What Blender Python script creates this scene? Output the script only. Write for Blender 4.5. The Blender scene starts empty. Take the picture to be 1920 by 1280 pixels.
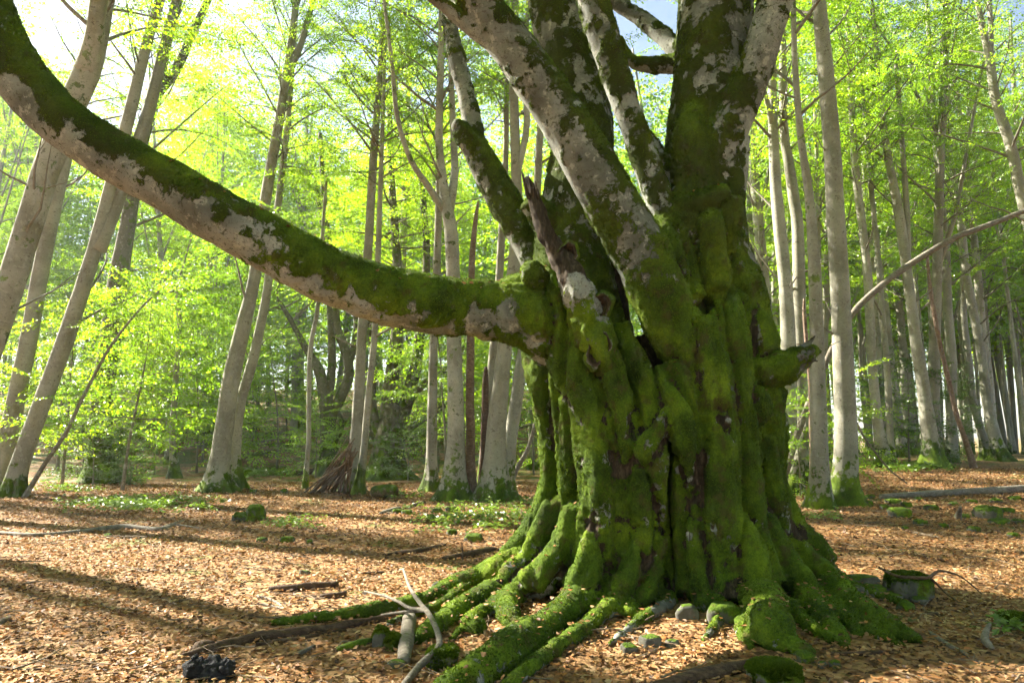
import bpy, math, random
import numpy as np
from mathutils import Vector, Matrix

SC = bpy.context.scene
COL = SC.collection
random.seed(7)
RNG = np.random.default_rng(7)

# ------------------------------------------------------------------ camera, sky, sun, exposure
CAM = np.array([0.0, 0.0, 1.5]); PITCH = math.radians(7.5); F = 1333.3
cd = bpy.data.cameras.new('camera'); cam = bpy.data.objects.new('camera', cd); COL.objects.link(cam)
cd.sensor_width = 36; cd.lens = 25; cd.clip_end = 3000; cd.clip_start = 0.05
cam.location = CAM; cam.rotation_euler = (math.pi / 2 + PITCH, 0, 0)
SC.camera = cam

SUN_EL = math.radians(38); SUN_AZ = math.radians(-60)      # azimuth from +Y (forward), negative = left
w = bpy.data.worlds.new('World'); SC.world = w; w.use_nodes = True
wn = w.node_tree; bg = wn.nodes['Background']
sky = wn.nodes.new('ShaderNodeTexSky'); sky.sky_type = 'NISHITA'; sky.sun_disc = False
sky.sun_elevation = SUN_EL; sky.sun_rotation = SUN_AZ; sky.air_density = 1.0; sky.dust_density = 1.5; sky.altitude = 600
warm = wn.nodes.new('ShaderNodeMix'); warm.data_type = 'RGBA'; warm.blend_type = 'MULTIPLY'; warm.inputs[0].default_value = 1.0
warm.inputs[7].default_value = (1.0, 0.95, 0.85, 1)          # warm tint multiplied into the sky light, as a white balance
wn.links.new(sky.outputs[0], warm.inputs[6]); wn.links.new(warm.outputs[2], bg.inputs[0]); bg.inputs[1].default_value = 0.05
sd = bpy.data.lights.new('sun', 'SUN'); sun = bpy.data.objects.new('sun', sd); COL.objects.link(sun)
sd.energy = 5.0; sd.angle = math.radians(0.53); sd.color = (1.0, 0.93, 0.80)
SDIR = Vector((math.sin(SUN_AZ) * math.cos(SUN_EL), math.cos(SUN_AZ) * math.cos(SUN_EL), math.sin(SUN_EL)))
sun.rotation_euler = SDIR.to_track_quat('Z', 'Y').to_euler()
vs = SC.view_settings
vs.view_transform = 'Standard'; vs.look = 'None'; vs.gamma = 1.0; vs.use_curve_mapping = False
vs.exposure = 2.7
cy = SC.cycles
cy.max_bounces = 7; cy.diffuse_bounces = 3; cy.glossy_bounces = 1; cy.transmission_bounces = 5
cy.transparent_max_bounces = 4; cy.volume_bounces = 0
cy.use_denoising = True; cy.caustics_reflective = False; cy.caustics_refractive = False
cy.sample_clamp_indirect = 6
cy.use_adaptive_sampling = True; cy.adaptive_threshold = 0.03; cy.adaptive_min_samples = 12

# ------------------------------------------------------------------ projection helpers
cp, sp = math.cos(PITCH), math.sin(PITCH)
def ray(px, py):
    cx = (px - 960) / F; c2 = (640 - py) / F
    return np.array([cx, cp - c2 * sp, sp + c2 * cp])
def at(px, py, Y):
    d = ray(px, py); return CAM + d * (Y / d[1])
def mpp(px, py, Y):                                   # metres per photograph pixel at that place
    d = ray(px, py); return (Y / d[1]) / F

# ------------------------------------------------------------------ noise
def _hash(ix, iy, iz, seed):
    with np.errstate(over='ignore'):
        h = (ix.astype(np.uint32) * np.uint32(374761393) + iy.astype(np.uint32) * np.uint32(668265263)
             + iz.astype(np.uint32) * np.uint32(2147483647 & 1274126177) + np.uint32((seed * 974711) & 0xffffffff))
        h = (h ^ (h >> np.uint32(13))) * np.uint32(1274126177)
        h = h ^ (h >> np.uint32(16))
        h = h * np.uint32(2246822519); h = h ^ (h >> np.uint32(15))
    return h.astype(np.float32) / np.float32(4294967295.0) * 2 - 1
def vnoise(P, scale=1.0, seed=0):
    Q = np.asarray(P, dtype=np.float64) * scale + 1000.37
    I = np.floor(Q).astype(np.int64); Fr = (Q - I).astype(np.float32)
    Fr = Fr * Fr * (3 - 2 * Fr)
    r = 0
    for dx in (0, 1):
        wx = Fr[:, 0] if dx else 1 - Fr[:, 0]
        for dy in (0, 1):
            wy = Fr[:, 1] if dy else 1 - Fr[:, 1]
            for dz in (0, 1):
                wz = Fr[:, 2] if dz else 1 - Fr[:, 2]
                r = r + wx * wy * wz * _hash(I[:, 0] + dx, I[:, 1] + dy, I[:, 2] + dz, seed)
    return r
def fbm(P, scale=1.0, seed=0, oct=3):
    r = 0; a = 1.0; t = 0
    for k in range(oct):
        r = r + a * vnoise(P, scale * 2 ** k, seed + k * 17); t += a; a *= 0.5
    return r / t
def sstep(a, b, x):
    t = np.clip((x - a) / (b - a), 0, 1); return t * t * (3 - 2 * t)

# ------------------------------------------------------------------ ground height
def gz_arr(x, y):
    x = np.asarray(x, float); y = np.asarray(y, float)
    P = np.stack([x, y, np.zeros_like(x)], 1)
    z = 0.05 * fbm(P, 0.35, 3, 2) + 0.015 * vnoise(P, 1.6, 5)
    right = sstep(2, 9, x - (y - 16) * 0.12)
    z = z + right * (0.55 * sstep(13, 26, y) - 0.02 * np.clip(y - 34, 0, 60))
    left = 1 - sstep(-6, 8, x - y * 0.10)
    z = z + left * (0.14 * np.clip(y - 34, 0, 45) + 0.2 * sstep(22, 36, y))
    z = z + (1 - left) * (1 - right) * (-0.01) * np.clip(y - 34, 0, 60)
    dd = np.hypot(x - 1.9, y - 7.5)
    z = z + 0.05 * np.exp(-(dd / 1.8) ** 2)
    return z
def gz(x, y): return float(gz_arr([x], [y])[0])
def ground_at(px, py, lift=0.0):
    d = ray(px, py); Y = 8.0; best = None
    lo, hi = 2.0, 80.0
    # march outward until the ray drops below the ground
    ys = np.linspace(lo, hi, 1200); t = ys / d[1]
    zz = CAM[2] + d[2] * t - gz_arr(CAM[0] + d[0] * t, ys) - lift
    k = np.argmax(zz < 0) if (zz < 0).any() else len(ys) - 1
    k = max(k, 1)
    a, b = zz[k - 1], zz[k]
    f = a / (a - b) if a != b else 0
    Y = ys[k - 1] + (ys[k] - ys[k - 1]) * min(max(f, 0), 1)
    return at(px, py, Y)

# ------------------------------------------------------------------ node helpers
def mat(name):
    m = bpy.data.materials.new(name); m.use_nodes = True
    nt = m.node_tree; nt.nodes.clear()
    out = nt.nodes.new('ShaderNodeOutputMaterial')
    return m, nt, out
class N:
    def __init__(s, nt): s.nt = nt
    def n(s, t, ins=None, **kw):
        x = s.nt.nodes.new(t)
        for k, v in kw.items(): setattr(x, k, v)
        for k, v in (ins or {}).items():
            if hasattr(v, 'is_linked'): s.nt.links.new(v, x.inputs[k])
            else:
                if isinstance(v, tuple) and len(v) == 3 and x.inputs[k].type == 'RGBA': v = v + (1,)
                x.inputs[k].default_value = v
        return x
    def math(s, op, a, b=0.0, c=0.0, clamp=False):
        x = s.nt.nodes.new('ShaderNodeMath'); x.operation = op; x.use_clamp = clamp
        for i, v in enumerate((a, b, c)):
            if hasattr(v, 'is_linked'): s.nt.links.new(v, x.inputs[i])
            else: x.inputs[i].default_value = v
        return x.outputs[0]
    def noise(s, vec, scale, detail=3, rough=0.55, dist=0.0):
        return s.n('ShaderNodeTexNoise', {'Vector': vec, 'Scale': scale, 'Detail': detail, 'Roughness': rough, 'Distortion': dist})
    def ramp(s, fac, stops, interp='LINEAR'):
        x = s.nt.nodes.new('ShaderNodeValToRGB'); x.color_ramp.interpolation = interp
        e = x.color_ramp.elements
        while len(e) < len(stops): e.new(0.5)
        for i, (p, c) in enumerate(stops):
            e[i].position = p; e[i].color = tuple(c) + (1,) if len(c) == 3 else c
        s.nt.links.new(fac, x.inputs[0]); return x.outputs[0]
    def mix(s, fac, a, b, mode='MIX'):
        x = s.nt.nodes.new('ShaderNodeMix'); x.data_type = 'RGBA'; x.blend_type = mode
        for i, v in ((0, fac), (6, a), (7, b)):
            if hasattr(v, 'is_linked'): s.nt.links.new(v, x.inputs[i])
            else: x.inputs[i].default_value = (tuple(v) + (1,)) if isinstance(v, tuple) else v
        return x.outputs[2]
    def link(s, a, b): s.nt.links.new(a, b)
    def mapped(s, vec, scale):
        x = s.n('ShaderNodeMapping', {'Vector': vec}); x.inputs['Scale'].default_value = scale; return x.outputs[0]
    def sm(s, v, a, b):
        x = s.n('ShaderNodeMapRange', interpolation_type='SMOOTHSTEP'); s.link(v, x.inputs[0])
        x.inputs[1].default_value = a; x.inputs[2].default_value = b; return x.outputs[0]

def leaf_mat(name, d0, d1, t0, t1, tw=0.55, gloss=0.05):
    m, nt, out = mat(name); g = N(nt)
    r = g.n('ShaderNodeAttribute', attribute_name='rnd').outputs['Fac']
    oi = g.n('ShaderNodeObjectInfo').outputs['Random']
    f = g.math('ADD', g.math('MULTIPLY', r, 0.7), g.math('MULTIPLY', oi, 0.3))
    dc = g.mix(f, d0, d1); tc = g.mix(f, t0, t1)
    di = g.n('ShaderNodeBsdfDiffuse', {'Color': dc}); tr = g.n('ShaderNodeBsdfTranslucent', {'Color': tc})
    mx = g.n('ShaderNodeMixShader', {0: tw, 1: di.outputs[0], 2: tr.outputs[0]})
    gl = g.n('ShaderNodeBsdfGlossy', {'Color': (1, 1, 1), 'Roughness': 0.38})
    m2 = g.n('ShaderNodeMixShader', {0: gloss, 1: mx.outputs[0], 2: gl.outputs[0]})
    g.link(m2.outputs[0], out.inputs[0]); return m

MOSS_A, MOSS_B = (0.020, 0.036, 0.003), (0.148, 0.212, 0.010)
def moss_color(g, pos, scale=1.0):
    a = g.noise(pos, 2.2 * scale, 4, 0.6).outputs['Fac']
    b = g.noise(pos, 60 * scale, 3, 0.7).outputs['Fac']
    f = g.math('ADD', g.math('MULTIPLY', a, 0.9), g.math('MULTIPLY', b, 0.5))
    c = g.ramp(f, [(0.52, MOSS_A), (0.69, (0.061, 0.103, 0.006)), (0.88, MOSS_B)])
    br = g.noise(pos, 5.5 * scale, 4, 0.65).outputs['Fac']
    return g.mix(g.math('MULTIPLY', g.sm(br, 0.53, 0.66), 0.75), c, (0.068, 0.054, 0.016))

def bark_color(g, pos, base0, base1, spots=True):
    st = g.mapped(pos, (1.2, 1.2, 14))
    lines = g.noise(st, 3.0, 4, 0.6).outputs['Fac']
    big = g.noise(pos, 1.3, 4, 0.6).outputs['Fac']
    c = g.mix(g.sm(big, 0.32, 0.68), base0, base1)
    c = g.mix(g.math('MULTIPLY', g.sm(lines, 0.60, 0.70), 0.55), c, (0.10, 0.085, 0.06))
    li = g.noise(pos, 9, 5, 0.7).outputs['Fac']
    c = g.mix(g.math('MULTIPLY', g.sm(li, 0.54, 0.62), 0.55), c, (0.38, 0.37, 0.31))
    gr = g.noise(pos, 2.6, 5, 0.7).outputs['Fac']
    c = g.mix(g.math('MULTIPLY', g.sm(gr, 0.55, 0.75), 0.45), c, (0.13, 0.15, 0.07))
    dk = g.noise(pos, 5.2, 6, 0.72).outputs['Fac']
    c = g.mix(g.math('MULTIPLY', g.sm(dk, 0.60, 0.66), 0.75), c, (0.065, 0.055, 0.035))
    return c, lines

def make_hero_bark():
    m, nt, out = mat('old_beech_bark_and_moss'); g = N(nt)
    pos = g.n('ShaderNodeTexCoord').outputs['Object']
    bc, lines = bark_color(g, pos, (0.085, 0.086, 0.070), (0.265, 0.272, 0.238))
    pk = g.noise(pos, 1.9, 3, 0.6).outputs['Fac']
    bc = g.mix(g.math('MULTIPLY', g.sm(pk, 0.52, 0.72), 0.30), bc, (0.19, 0.155, 0.115))
    sp1 = g.noise(pos, 38, 5, 0.75).outputs['Fac']
    bc = g.mix(g.math('MULTIPLY', g.sm(sp1, 0.55, 0.63), 0.7), bc, (0.075, 0.068, 0.05))
    sp2 = g.noise(pos, 21, 6, 0.75, 0.6).outputs['Fac']
    bc = g.mix(g.math('MULTIPLY', g.sm(sp2, 0.57, 0.61), 0.75), bc, (0.048, 0.050, 0.022))
    a = g.n('ShaderNodeAttribute', attribute_name='moss').outputs['Fac']
    n1 = g.noise(pos, 19, 7, 0.74, 0.5).outputs['Fac']
    v = g.math('ADD', a, g.math('MULTIPLY', g.math('SUBTRACT', n1, 0.5), 2.3))
    mm = g.sm(v, -0.04, 0.10)
    rt = g.n('ShaderNodeAttribute', attribute_name='rot_shade').outputs['Fac']  # real rot plus the shade painted into creases
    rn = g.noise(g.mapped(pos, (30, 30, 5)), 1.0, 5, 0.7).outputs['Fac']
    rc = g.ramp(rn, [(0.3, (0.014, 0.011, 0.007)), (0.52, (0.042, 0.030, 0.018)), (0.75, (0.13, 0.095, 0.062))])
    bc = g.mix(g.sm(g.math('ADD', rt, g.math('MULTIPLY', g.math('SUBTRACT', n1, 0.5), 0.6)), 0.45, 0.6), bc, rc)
    mc = moss_color(g, pos)
    dr = g.n('ShaderNodeAttribute', attribute_name='dry').outputs['Fac']  # weight of the darker moss tone
    mc = g.mix(g.math('MULTIPLY', dr, 0.75), mc, (0.034, 0.036, 0.010))
    col = g.mix(mm, bc, mc)
    fine = g.noise(pos, 75, 4, 0.75).outputs['Fac']
    hb = g.math('ADD', g.math('MULTIPLY', mm, g.math('MULTIPLY', fine, 1.1)), g.math('MULTIPLY', lines, 0.18))
    hb = g.math('ADD', hb, g.math('MULTIPLY', mm, 0.25))
    bu = g.n('ShaderNodeBump', {'Height': hb, 'Strength': 0.8, 'Distance': 0.02})
    p = g.n('ShaderNodeBsdfPrincipled', {'Base Color': col, 'Roughness': 0.9, 'Normal': bu.outputs[0]})
    p.inputs['Specular IOR Level'].default_value = 0.15
    g.link(p.outputs[0], out.inputs[0]); return m

def make_bark(name, b0, b1, moss_h=0.55, moss_n=0.5, patch=0.70):
    m, nt, out = mat(name); g = N(nt)
    pos = g.n('ShaderNodeTexCoord').outputs['Object']
    oi = g.n('ShaderNodeObjectInfo').outputs['Random']
    off = g.n('ShaderNodeVectorMath', operation='ADD'); g.link(pos, off.inputs[0])
    cb = g.n('ShaderNodeCombineXYZ'); g.link(g.math('MULTIPLY', oi, 50), cb.inputs[0]); g.link(g.math('MULTIPLY', oi, 31), cb.inputs[1]); g.link(cb.outputs[0], off.inputs[1])
    q = off.outputs[0]
    c, lines = bark_color(g, q, b0, b1)
    c = g.mix(g.math('MULTIPLY', oi, 0.45), c, (0.155, 0.140, 0.098))
    sp1 = g.noise(q, 17, 6, 0.75, 0.4).outputs['Fac']
    c = g.mix(g.math('MULTIPLY', g.sm(sp1, 0.56, 0.64), 0.6), c, (0.085, 0.075, 0.045))
    z = g.n('ShaderNodeSeparateXYZ', {0: pos}).outputs[2]
    n1 = g.noise(q, 4.5, 5, 0.7).outputs['Fac']
    mz = g.math('ADD', g.math('SUBTRACT', moss_h - 0.25, z), g.math('MULTIPLY', g.math('FRACT', g.math('MULTIPLY', oi, 7.31)), 0.6))
    v = g.math('ADD', mz, g.math('MULTIPLY', g.math('SUBTRACT', n1, 0.5), moss_n * 9))
    mm = g.sm(v, -0.10, 0.12)
    n2 = g.noise(q, 3.3, 6, 0.7).outputs['Fac']
    mm = g.math('MAXIMUM', mm, g.math('MULTIPLY', g.sm(n2, patch, patch + 0.03), 0.85))
    c = g.mix(mm, c, moss_color(g, q, 1.0))
    fine = g.noise(q, 45, 4, 0.7).outputs['Fac']
    hb = g.math('ADD', g.math('MULTIPLY', mm, fine), g.math('MULTIPLY', lines, 0.25))
    bu = g.n('ShaderNodeBump', {'Height': hb, 'Strength': 0.6, 'Distance': 0.02})
    p = g.n('ShaderNodeBsdfPrincipled', {'Base Color': c, 'Roughness': 0.85, 'Normal': bu.outputs[0]})
    p.inputs['Specular IOR Level'].default_value = 0.2
    g.link(p.outputs[0], out.inputs[0]); return m

def make_wood(name, c0, c1, c2, moss=1.0):
    m, nt, out = mat(name); g = N(nt)
    pos = g.n('ShaderNodeTexCoord').outputs['Object']
    n1 = g.noise(g.mapped(pos, (6, 28, 28)), 1.2, 5, 0.7).outputs['Fac']
    n2 = g.noise(pos, 7, 4, 0.6).outputs['Fac']
    c = g.ramp(g.math('ADD', g.math('MULTIPLY', n1, 0.7), g.math('MULTIPLY', n2, 0.35)), [(0.35, c0), (0.52, c1), (0.72, c2)])
    geo = g.n('ShaderNodeNewGeometry')
    nz = g.n('ShaderNodeSeparateXYZ', {0: geo.outputs['Normal']}).outputs[2]
    n3 = g.noise(pos, 5, 5, 0.7).outputs['Fac']
    mm = g.sm(g.math('ADD', g.math('MULTIPLY', nz, 0.35), g.math('MULTIPLY', n3, 1.3)), moss, moss + 0.1)
    c = g.mix(mm, c, moss_color(g, pos))
    bu = g.n('ShaderNodeBump', {'Height': n1, 'Strength': 0.7, 'Distance': 0.02})
    p = g.n('ShaderNodeBsdfPrincipled', {'Base Color': c, 'Roughness': 0.85, 'Normal': bu.outputs[0]})
    p.inputs['Specular IOR Level'].default_value = 0.2
    g.link(p.outputs[0], out.inputs[0]); return m

def make_stone(name, moss):
    m, nt, out = mat(name); g = N(nt)
    pos = g.n('ShaderNodeTexCoord').outputs['Object']
    n1 = g.noise(pos, 6, 6, 0.7).outputs['Fac']
    c = g.ramp(n1, [(0.3, (0.045, 0.044, 0.034)), (0.55, (0.11, 0.105, 0.082)), (0.75, (0.20, 0.19, 0.155))])
    geo = g.n('ShaderNodeNewGeometry')
    nz = g.n('ShaderNodeSeparateXYZ', {0: geo.outputs['Normal']}).outputs[2]
    n3 = g.noise(pos, 4, 5, 0.7).outputs['Fac']
    mm = g.sm(g.math('ADD', g.math('MULTIPLY', nz, 0.45), g.math('MULTIPLY', n3, 1.2)), moss, moss + 0.12)
    c = g.mix(mm, c, moss_color(g, pos, 1.5))
    fine = g.noise(pos, 50, 4, 0.75).outputs['Fac']
    hb = g.math('ADD', g.math('MULTIPLY', mm, fine), g.math('MULTIPLY', n1, 0.5))
    bu = g.n('ShaderNodeBump', {'Height': hb, 'Strength': 0.8, 'Distance': 0.02})
    p = g.n('ShaderNodeBsdfPrincipled', {'Base Color': c, 'Roughness': 0.9, 'Normal': bu.outputs[0]})
    p.inputs['Specular IOR Level'].default_value = 0.15
    g.link(p.outputs[0], out.inputs[0]); return m

def make_ground():
    m, nt, out = mat('forest_floor'); g = N(nt)
    pos = g.n('ShaderNodeTexCoord').outputs['Object']
    wob = g.noise(pos, 14, 2, 0.5)
    vm = g.n('ShaderNodeVectorMath', operation='MULTIPLY_ADD'); g.link(wob.outputs['Color'], vm.inputs[0]); vm.inputs[1].default_value = (0.08,) * 3; g.link(pos, vm.inputs[2])
    v = g.n('ShaderNodeTexVoronoi', {'Vector': vm.outputs[0], 'Scale': 17.0})
    r = g.n('ShaderNodeSeparateXYZ', {0: v.outputs['Color']})
    c = g.ramp(r.outputs[0], [(0.0, (0.07, 0.04, 0.02)), (0.3, (0.18, 0.10, 0.045)), (0.6, (0.32, 0.195, 0.095)), (0.85, (0.26, 0.115, 0.04)), (1.0, (0.42, 0.29, 0.16))])
    big = g.noise(pos, 0.5, 4, 0.6).outputs['Fac']
    c = g.mix(g.math('MULTIPLY', g.sm(big, 0.5, 0.75), 0.55), c, (0.09, 0.055, 0.03))
    mo = g.noise(pos, 0.8, 5, 0.65).outputs['Fac']
    y = g.n('ShaderNodeSeparateXYZ', {0: pos}).outputs[1]
    far = g.sm(y, 17, 30)
    c = g.mix(g.math('MULTIPLY', g.sm(g.math('ADD', mo, g.math('MULTIPLY', far, 0.10)), 0.56, 0.66), 0.8), c, (0.075, 0.12, 0.018))
    bu = g.n('ShaderNodeBump', {'Height': r.outputs[1], 'Strength': 0.6, 'Distance': 0.03})
    p = g.n('ShaderNodeBsdfPrincipled', {'Base Color': c, 'Roughness': 0.9, 'Normal': bu.outputs[0]})
    p.inputs['Specular IOR Level'].default_value = 0.15
    g.link(p.outputs[0], out.inputs[0]); return m

def make_litter():
    m, nt, out = mat('dry_beech_leaves'); g = N(nt)
    r = g.n('ShaderNodeAttribute', attribute_name='rnd').outputs['Fac']
    c = g.ramp(r, [(0.0, (0.04, 0.022, 0.010)), (0.18, (0.11, 0.054, 0.022)), (0.38, (0.22, 0.118, 0.048)), (0.62, (0.32, 0.188, 0.078)),
                   (0.78, (0.32, 0.125, 0.036)), (0.88, (0.42, 0.27, 0.118)), (1.0, (0.50, 0.36, 0.185))])
    di = g.n('ShaderNodeBsdfDiffuse', {'Color': c}); tr = g.n('ShaderNodeBsdfTranslucent', {'Color': c})
    mx = g.n('ShaderNodeMixShader', {0: 0.18, 1: di.outputs[0], 2: tr.outputs[0]})
    gl = g.n('ShaderNodeBsdfGlossy', {'Color': (1, 1, 1), 'Roughness': 0.5})
    m2 = g.n('ShaderNodeMixShader', {0: 0.018, 1: mx.outputs[0], 2: gl.outputs[0]})
    g.link(m2.outputs[0], out.inputs[0]); return m

M = {}
M['hero'] = make_hero_bark()
M['moss'] = leaf_mat('moss_tufts', (0.020, 0.038, 0.003), (0.148, 0.212, 0.010), (0.035, 0.08, 0.005), (0.19, 0.28, 0.012), 0.3, 0.012)
M['leaf'] = leaf_mat('young_beech_leaves', (0.065, 0.140, 0.012), (0.125, 0.205, 0.016), (0.17, 0.42, 0.008), (0.50, 0.68, 0.016), 0.62)
M['leaf_dark'] = leaf_mat('deep_green_leaves', (0.040, 0.085, 0.012), (0.075, 0.14, 0.018), (0.09, 0.19, 0.014), (0.17, 0.29, 0.022), 0.45)
M['herb'] = leaf_mat('ground_herb_leaves', (0.09, 0.17, 0.018), (0.15, 0.22, 0.03), (0.16, 0.29, 0.02), (0.26, 0.37, 0.035), 0.4)
M['bark'] = make_bark('smooth_grey_beech_bark', (0.20, 0.192, 0.148), (0.35, 0.338, 0.272), 0.42, 0.34)
M['bark_dark'] = make_bark('rough_mossy_dark_bark', (0.075, 0.064, 0.042), (0.14, 0.125, 0.085), 1.4, 1.2, 0.55)
M['bark_patchy'] = make_bark('patchy_lichen_bark', (0.20, 0.188, 0.148), (0.36, 0.345, 0.285), 0.55, 0.35, 0.585)
M['twig'] = make_bark('branch_bark', (0.13, 0.115, 0.085), (0.22, 0.20, 0.155), -5, 0.1, 0.68)
M['dead'] = make_wood('rotten_brown_wood', (0.025, 0.016, 0.010), (0.085, 0.052, 0.032), (0.19, 0.125, 0.08), 1.08)
M['dead_red'] = make_wood('barkless_reddish_wood', (0.075, 0.048, 0.034), (0.18, 0.120, 0.085), (0.34, 0.265, 0.205), 1.2)
M['dead_grey'] = make_wood('bleached_grey_wood', (0.07, 0.058, 0.042), (0.165, 0.142, 0.11), (0.29, 0.26, 0.205), 1.15)
M['stick'] = make_wood('dry_brown_stick', (0.06, 0.042, 0.028), (0.17, 0.125, 0.08), (0.30, 0.24, 0.17), 1.3)
M['char'] = make_wood('charred_wood', (0.006, 0.006, 0.006), (0.016, 0.016, 0.017), (0.04, 0.042, 0.045), 1.6)
M['mosslog'] = make_wood('moss_covered_wood', (0.04, 0.028, 0.018), (0.12, 0.085, 0.05), (0.24, 0.18, 0.12), 0.62)
M['stone'] = make_stone('grey_stone', 0.86)
M['mossstone'] = make_stone('moss_covered_stone', 0.60)
M['ground'] = make_ground()
M['litter'] = make_litter()

# ------------------------------------------------------------------ mesh helpers
class MB:
    """collects quads / triangles as numpy blocks"""
    def __init__(s): s.V = []; s.Q = []; s.T = []; s.A = []; s.nv = 0
    def add(s, V, Q=None, T=None, rnd=None):
        V = np.asarray(V, np.float32)
        if Q is not None and len(Q): s.Q.append(np.asarray(Q, np.int64) + s.nv)
        if T is not None and len(T): s.T.append(np.asarray(T, np.int64) + s.nv)
        s.V.append(V); s.nv += len(V)
        s.A.append(np.zeros(len(V), np.float32) if rnd is None else np.asarray(rnd, np.float32))
    def tube(s, P, R, sides=8, cap=True, **k):
        V, Q, T = tube(P, R, sides, cap, **k); s.add(V, Q, T)
    def mesh(s, name, material, origin=None, smooth=True, attr=False):
        V = np.concatenate(s.V) if s.V else np.zeros((0, 3), np.float32)
        if origin is not None: V = V - np.asarray(origin, np.float32)
        Q = np.concatenate(s.Q) if s.Q else np.zeros((0, 4), np.int64)
        T = np.concatenate(s.T) if s.T else np.zeros((0, 3), np.int64)
        me = raw_mesh(name, V, Q, T, material, smooth)
        if attr:
            a = me.attributes.new('rnd', 'FLOAT', 'POINT'); a.data.foreach_set('value', np.concatenate(s.A))
        return me
def raw_mesh(name, V, Q, T, material, smooth=True):
    me = bpy.data.meshes.new(name)
    nq, ntri = len(Q), len(T)
    me.vertices.add(len(V)); me.vertices.foreach_set('co', np.asarray(V, np.float32).ravel())
    idx = np.concatenate([np.asarray(Q).ravel(), np.asarray(T).ravel()]).astype(np.int32)
    me.loops.add(len(idx)); me.loops.foreach_set('vertex_index', idx)
    me.polygons.add(nq + ntri)
    st = np.concatenate([np.arange(nq) * 4, nq * 4 + np.arange(ntri) * 3]).astype(np.int32)
    me.polygons.foreach_set('loop_start', st)
    me.polygons.foreach_set('use_smooth', np.full(nq + ntri, smooth))
    me.update(calc_edges=True); me.validate()
    if material: me.materials.append(material)
    return me
def spline(P, step=0.15, closed=False):
    """Catmull-Rom through rows of P (any number of columns, first three are xyz)"""
    P = np.asarray(P, float)
    if len(P) == 2: 
        n = max(2, int(np.linalg.norm(P[1, :3] - P[0, :3]) / step) + 1)
        t = np.linspace(0, 1, n)[:, None]; return P[0] * (1 - t) + P[1] * t
    E = np.vstack([2 * P[0] - P[1], P, 2 * P[-1] - P[-2]])
    out = []
    for i in range(1, len(E) - 2):
        p0, p1, p2, p3 = E[i - 1], E[i], E[i + 1], E[i + 2]
        n = max(2, int(np.linalg.norm(p2[:3] - p1[:3]) / step) + 1)
        t = np.linspace(0, 1, n, endpoint=False)[:, None]
        out.append(0.5 * (2 * p1 + (p2 - p0) * t + (2 * p0 - 5 * p1 + 4 * p2 - p3) * t ** 2 + (3 * p1 - p0 - 3 * p2 + p3) * t ** 3))
    out.append(P[-1:]); return np.vstack(out)
def frames(P):
    T = np.gradient(P, axis=0); T /= np.linalg.norm(T, axis=1)[:, None] + 1e-9
    u = np.cross(T[0], [0, 1, 0.3]); 
    if np.linalg.norm(u) < 1e-3: u = np.cross(T[0], [1, 0, 0])
    u /= np.linalg.norm(u); U = [u]
    for i in range(1, len(P)):
        u = U[-1] - T[i] * np.dot(U[-1], T[i]); u /= np.linalg.norm(u) + 1e-9; U.append(u)
    U = np.array(U); W = np.cross(T, U); return T, U, W
def tube(P, R, sides=8, cap=True, mod=None, squash=1.0):
    P = np.asarray(P, float); R = np.asarray(R, float); n = len(P)
    T, U, W = frames(P)
    a = np.linspace(0, 2 * math.pi, sides, endpoint=False)
    rr = R[:, None] * np.ones((1, sides))
    if mod is not None: rr = rr * mod(P, a)
    V = P[:, None, :] + rr[:, :, None] * (np.cos(a)[None, :, None] * U[:, None, :] + squash * np.sin(a)[None, :, None] * W[:, None, :])
    V = V.reshape(-1, 3)
    i = np.arange(n - 1)[:, None] * sides; j = np.arange(sides)[None, :]; j2 = (j + 1) % sides
    Q = np.stack([i + j, i + j2, i + sides + j2, i + sides + j], -1).reshape(-1, 4)
    Tt = np.zeros((0, 3), int)
    if cap:
        V = np.vstack([V, P[0] - T[0] * R[0] * 0.25, P[-1] + T[-1] * R[-1] * 0.25])
        c0, c1 = n * sides, n * sides + 1; jj = np.arange(sides); k2 = (jj + 1) % sides
        Tt = np.vstack([np.stack([np.full(sides, c0), k2, jj], 1), np.stack([np.full(sides, c1), (n - 1) * sides + jj, (n - 1) * sides + k2], 1)])
    return V, Q, Tt
def link(name, me, parent=None, loc=None):
    o = bpy.data.objects.new(name, me); COL.objects.link(o)
    if parent is not None: o.parent = parent
    if loc is not None: o.location = loc
    return o
def tag(o, label=None, cat=None, group=None, kind=None):
    if label: o['label'] = label
    if cat: o['category'] = cat
    if group: o['group'] = group
    if kind: o['kind'] = kind
    return o
def empty(name, loc, label, cat, group=None):
    o = bpy.data.objects.new(name, None); COL.objects.link(o); o.location = loc; o.empty_display_size = 0.3
    return tag(o, label, cat, group)

# ------------------------------------------------------------------ ground
def build_ground():
    xs = np.concatenate([np.linspace(-400, -45, 15)[:-1], np.linspace(-45, -12, 45)[:-1], np.linspace(-12, 12, 130)[:-1], np.linspace(12, 45, 45)[:-1], np.linspace(45, 400, 15)])
    ys = np.concatenate([np.linspace(-200, -5, 12)[:-1], np.linspace(-5, 3, 12)[:-1], np.linspace(3, 20, 110)[:-1], np.linspace(20, 80, 70)[:-1], np.linspace(80, 600, 20)])
    X, Y = np.meshgrid(xs, ys); V = np.stack([X.ravel(), Y.ravel(), gz_arr(X.ravel(), Y.ravel())], 1)
    nx, ny = len(xs), len(ys)
    i = np.arange(ny - 1)[:, None] * nx; j = np.arange(nx - 1)[None, :]
    Q = np.stack([i + j, i + j + 1, i + nx + j + 1, i + nx + j], -1).reshape(-1, 4)
    o = link('ground', raw_mesh('ground', V, Q, np.zeros((0, 3), int), M['ground'])); o['kind'] = 'structure'
build_ground()

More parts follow.
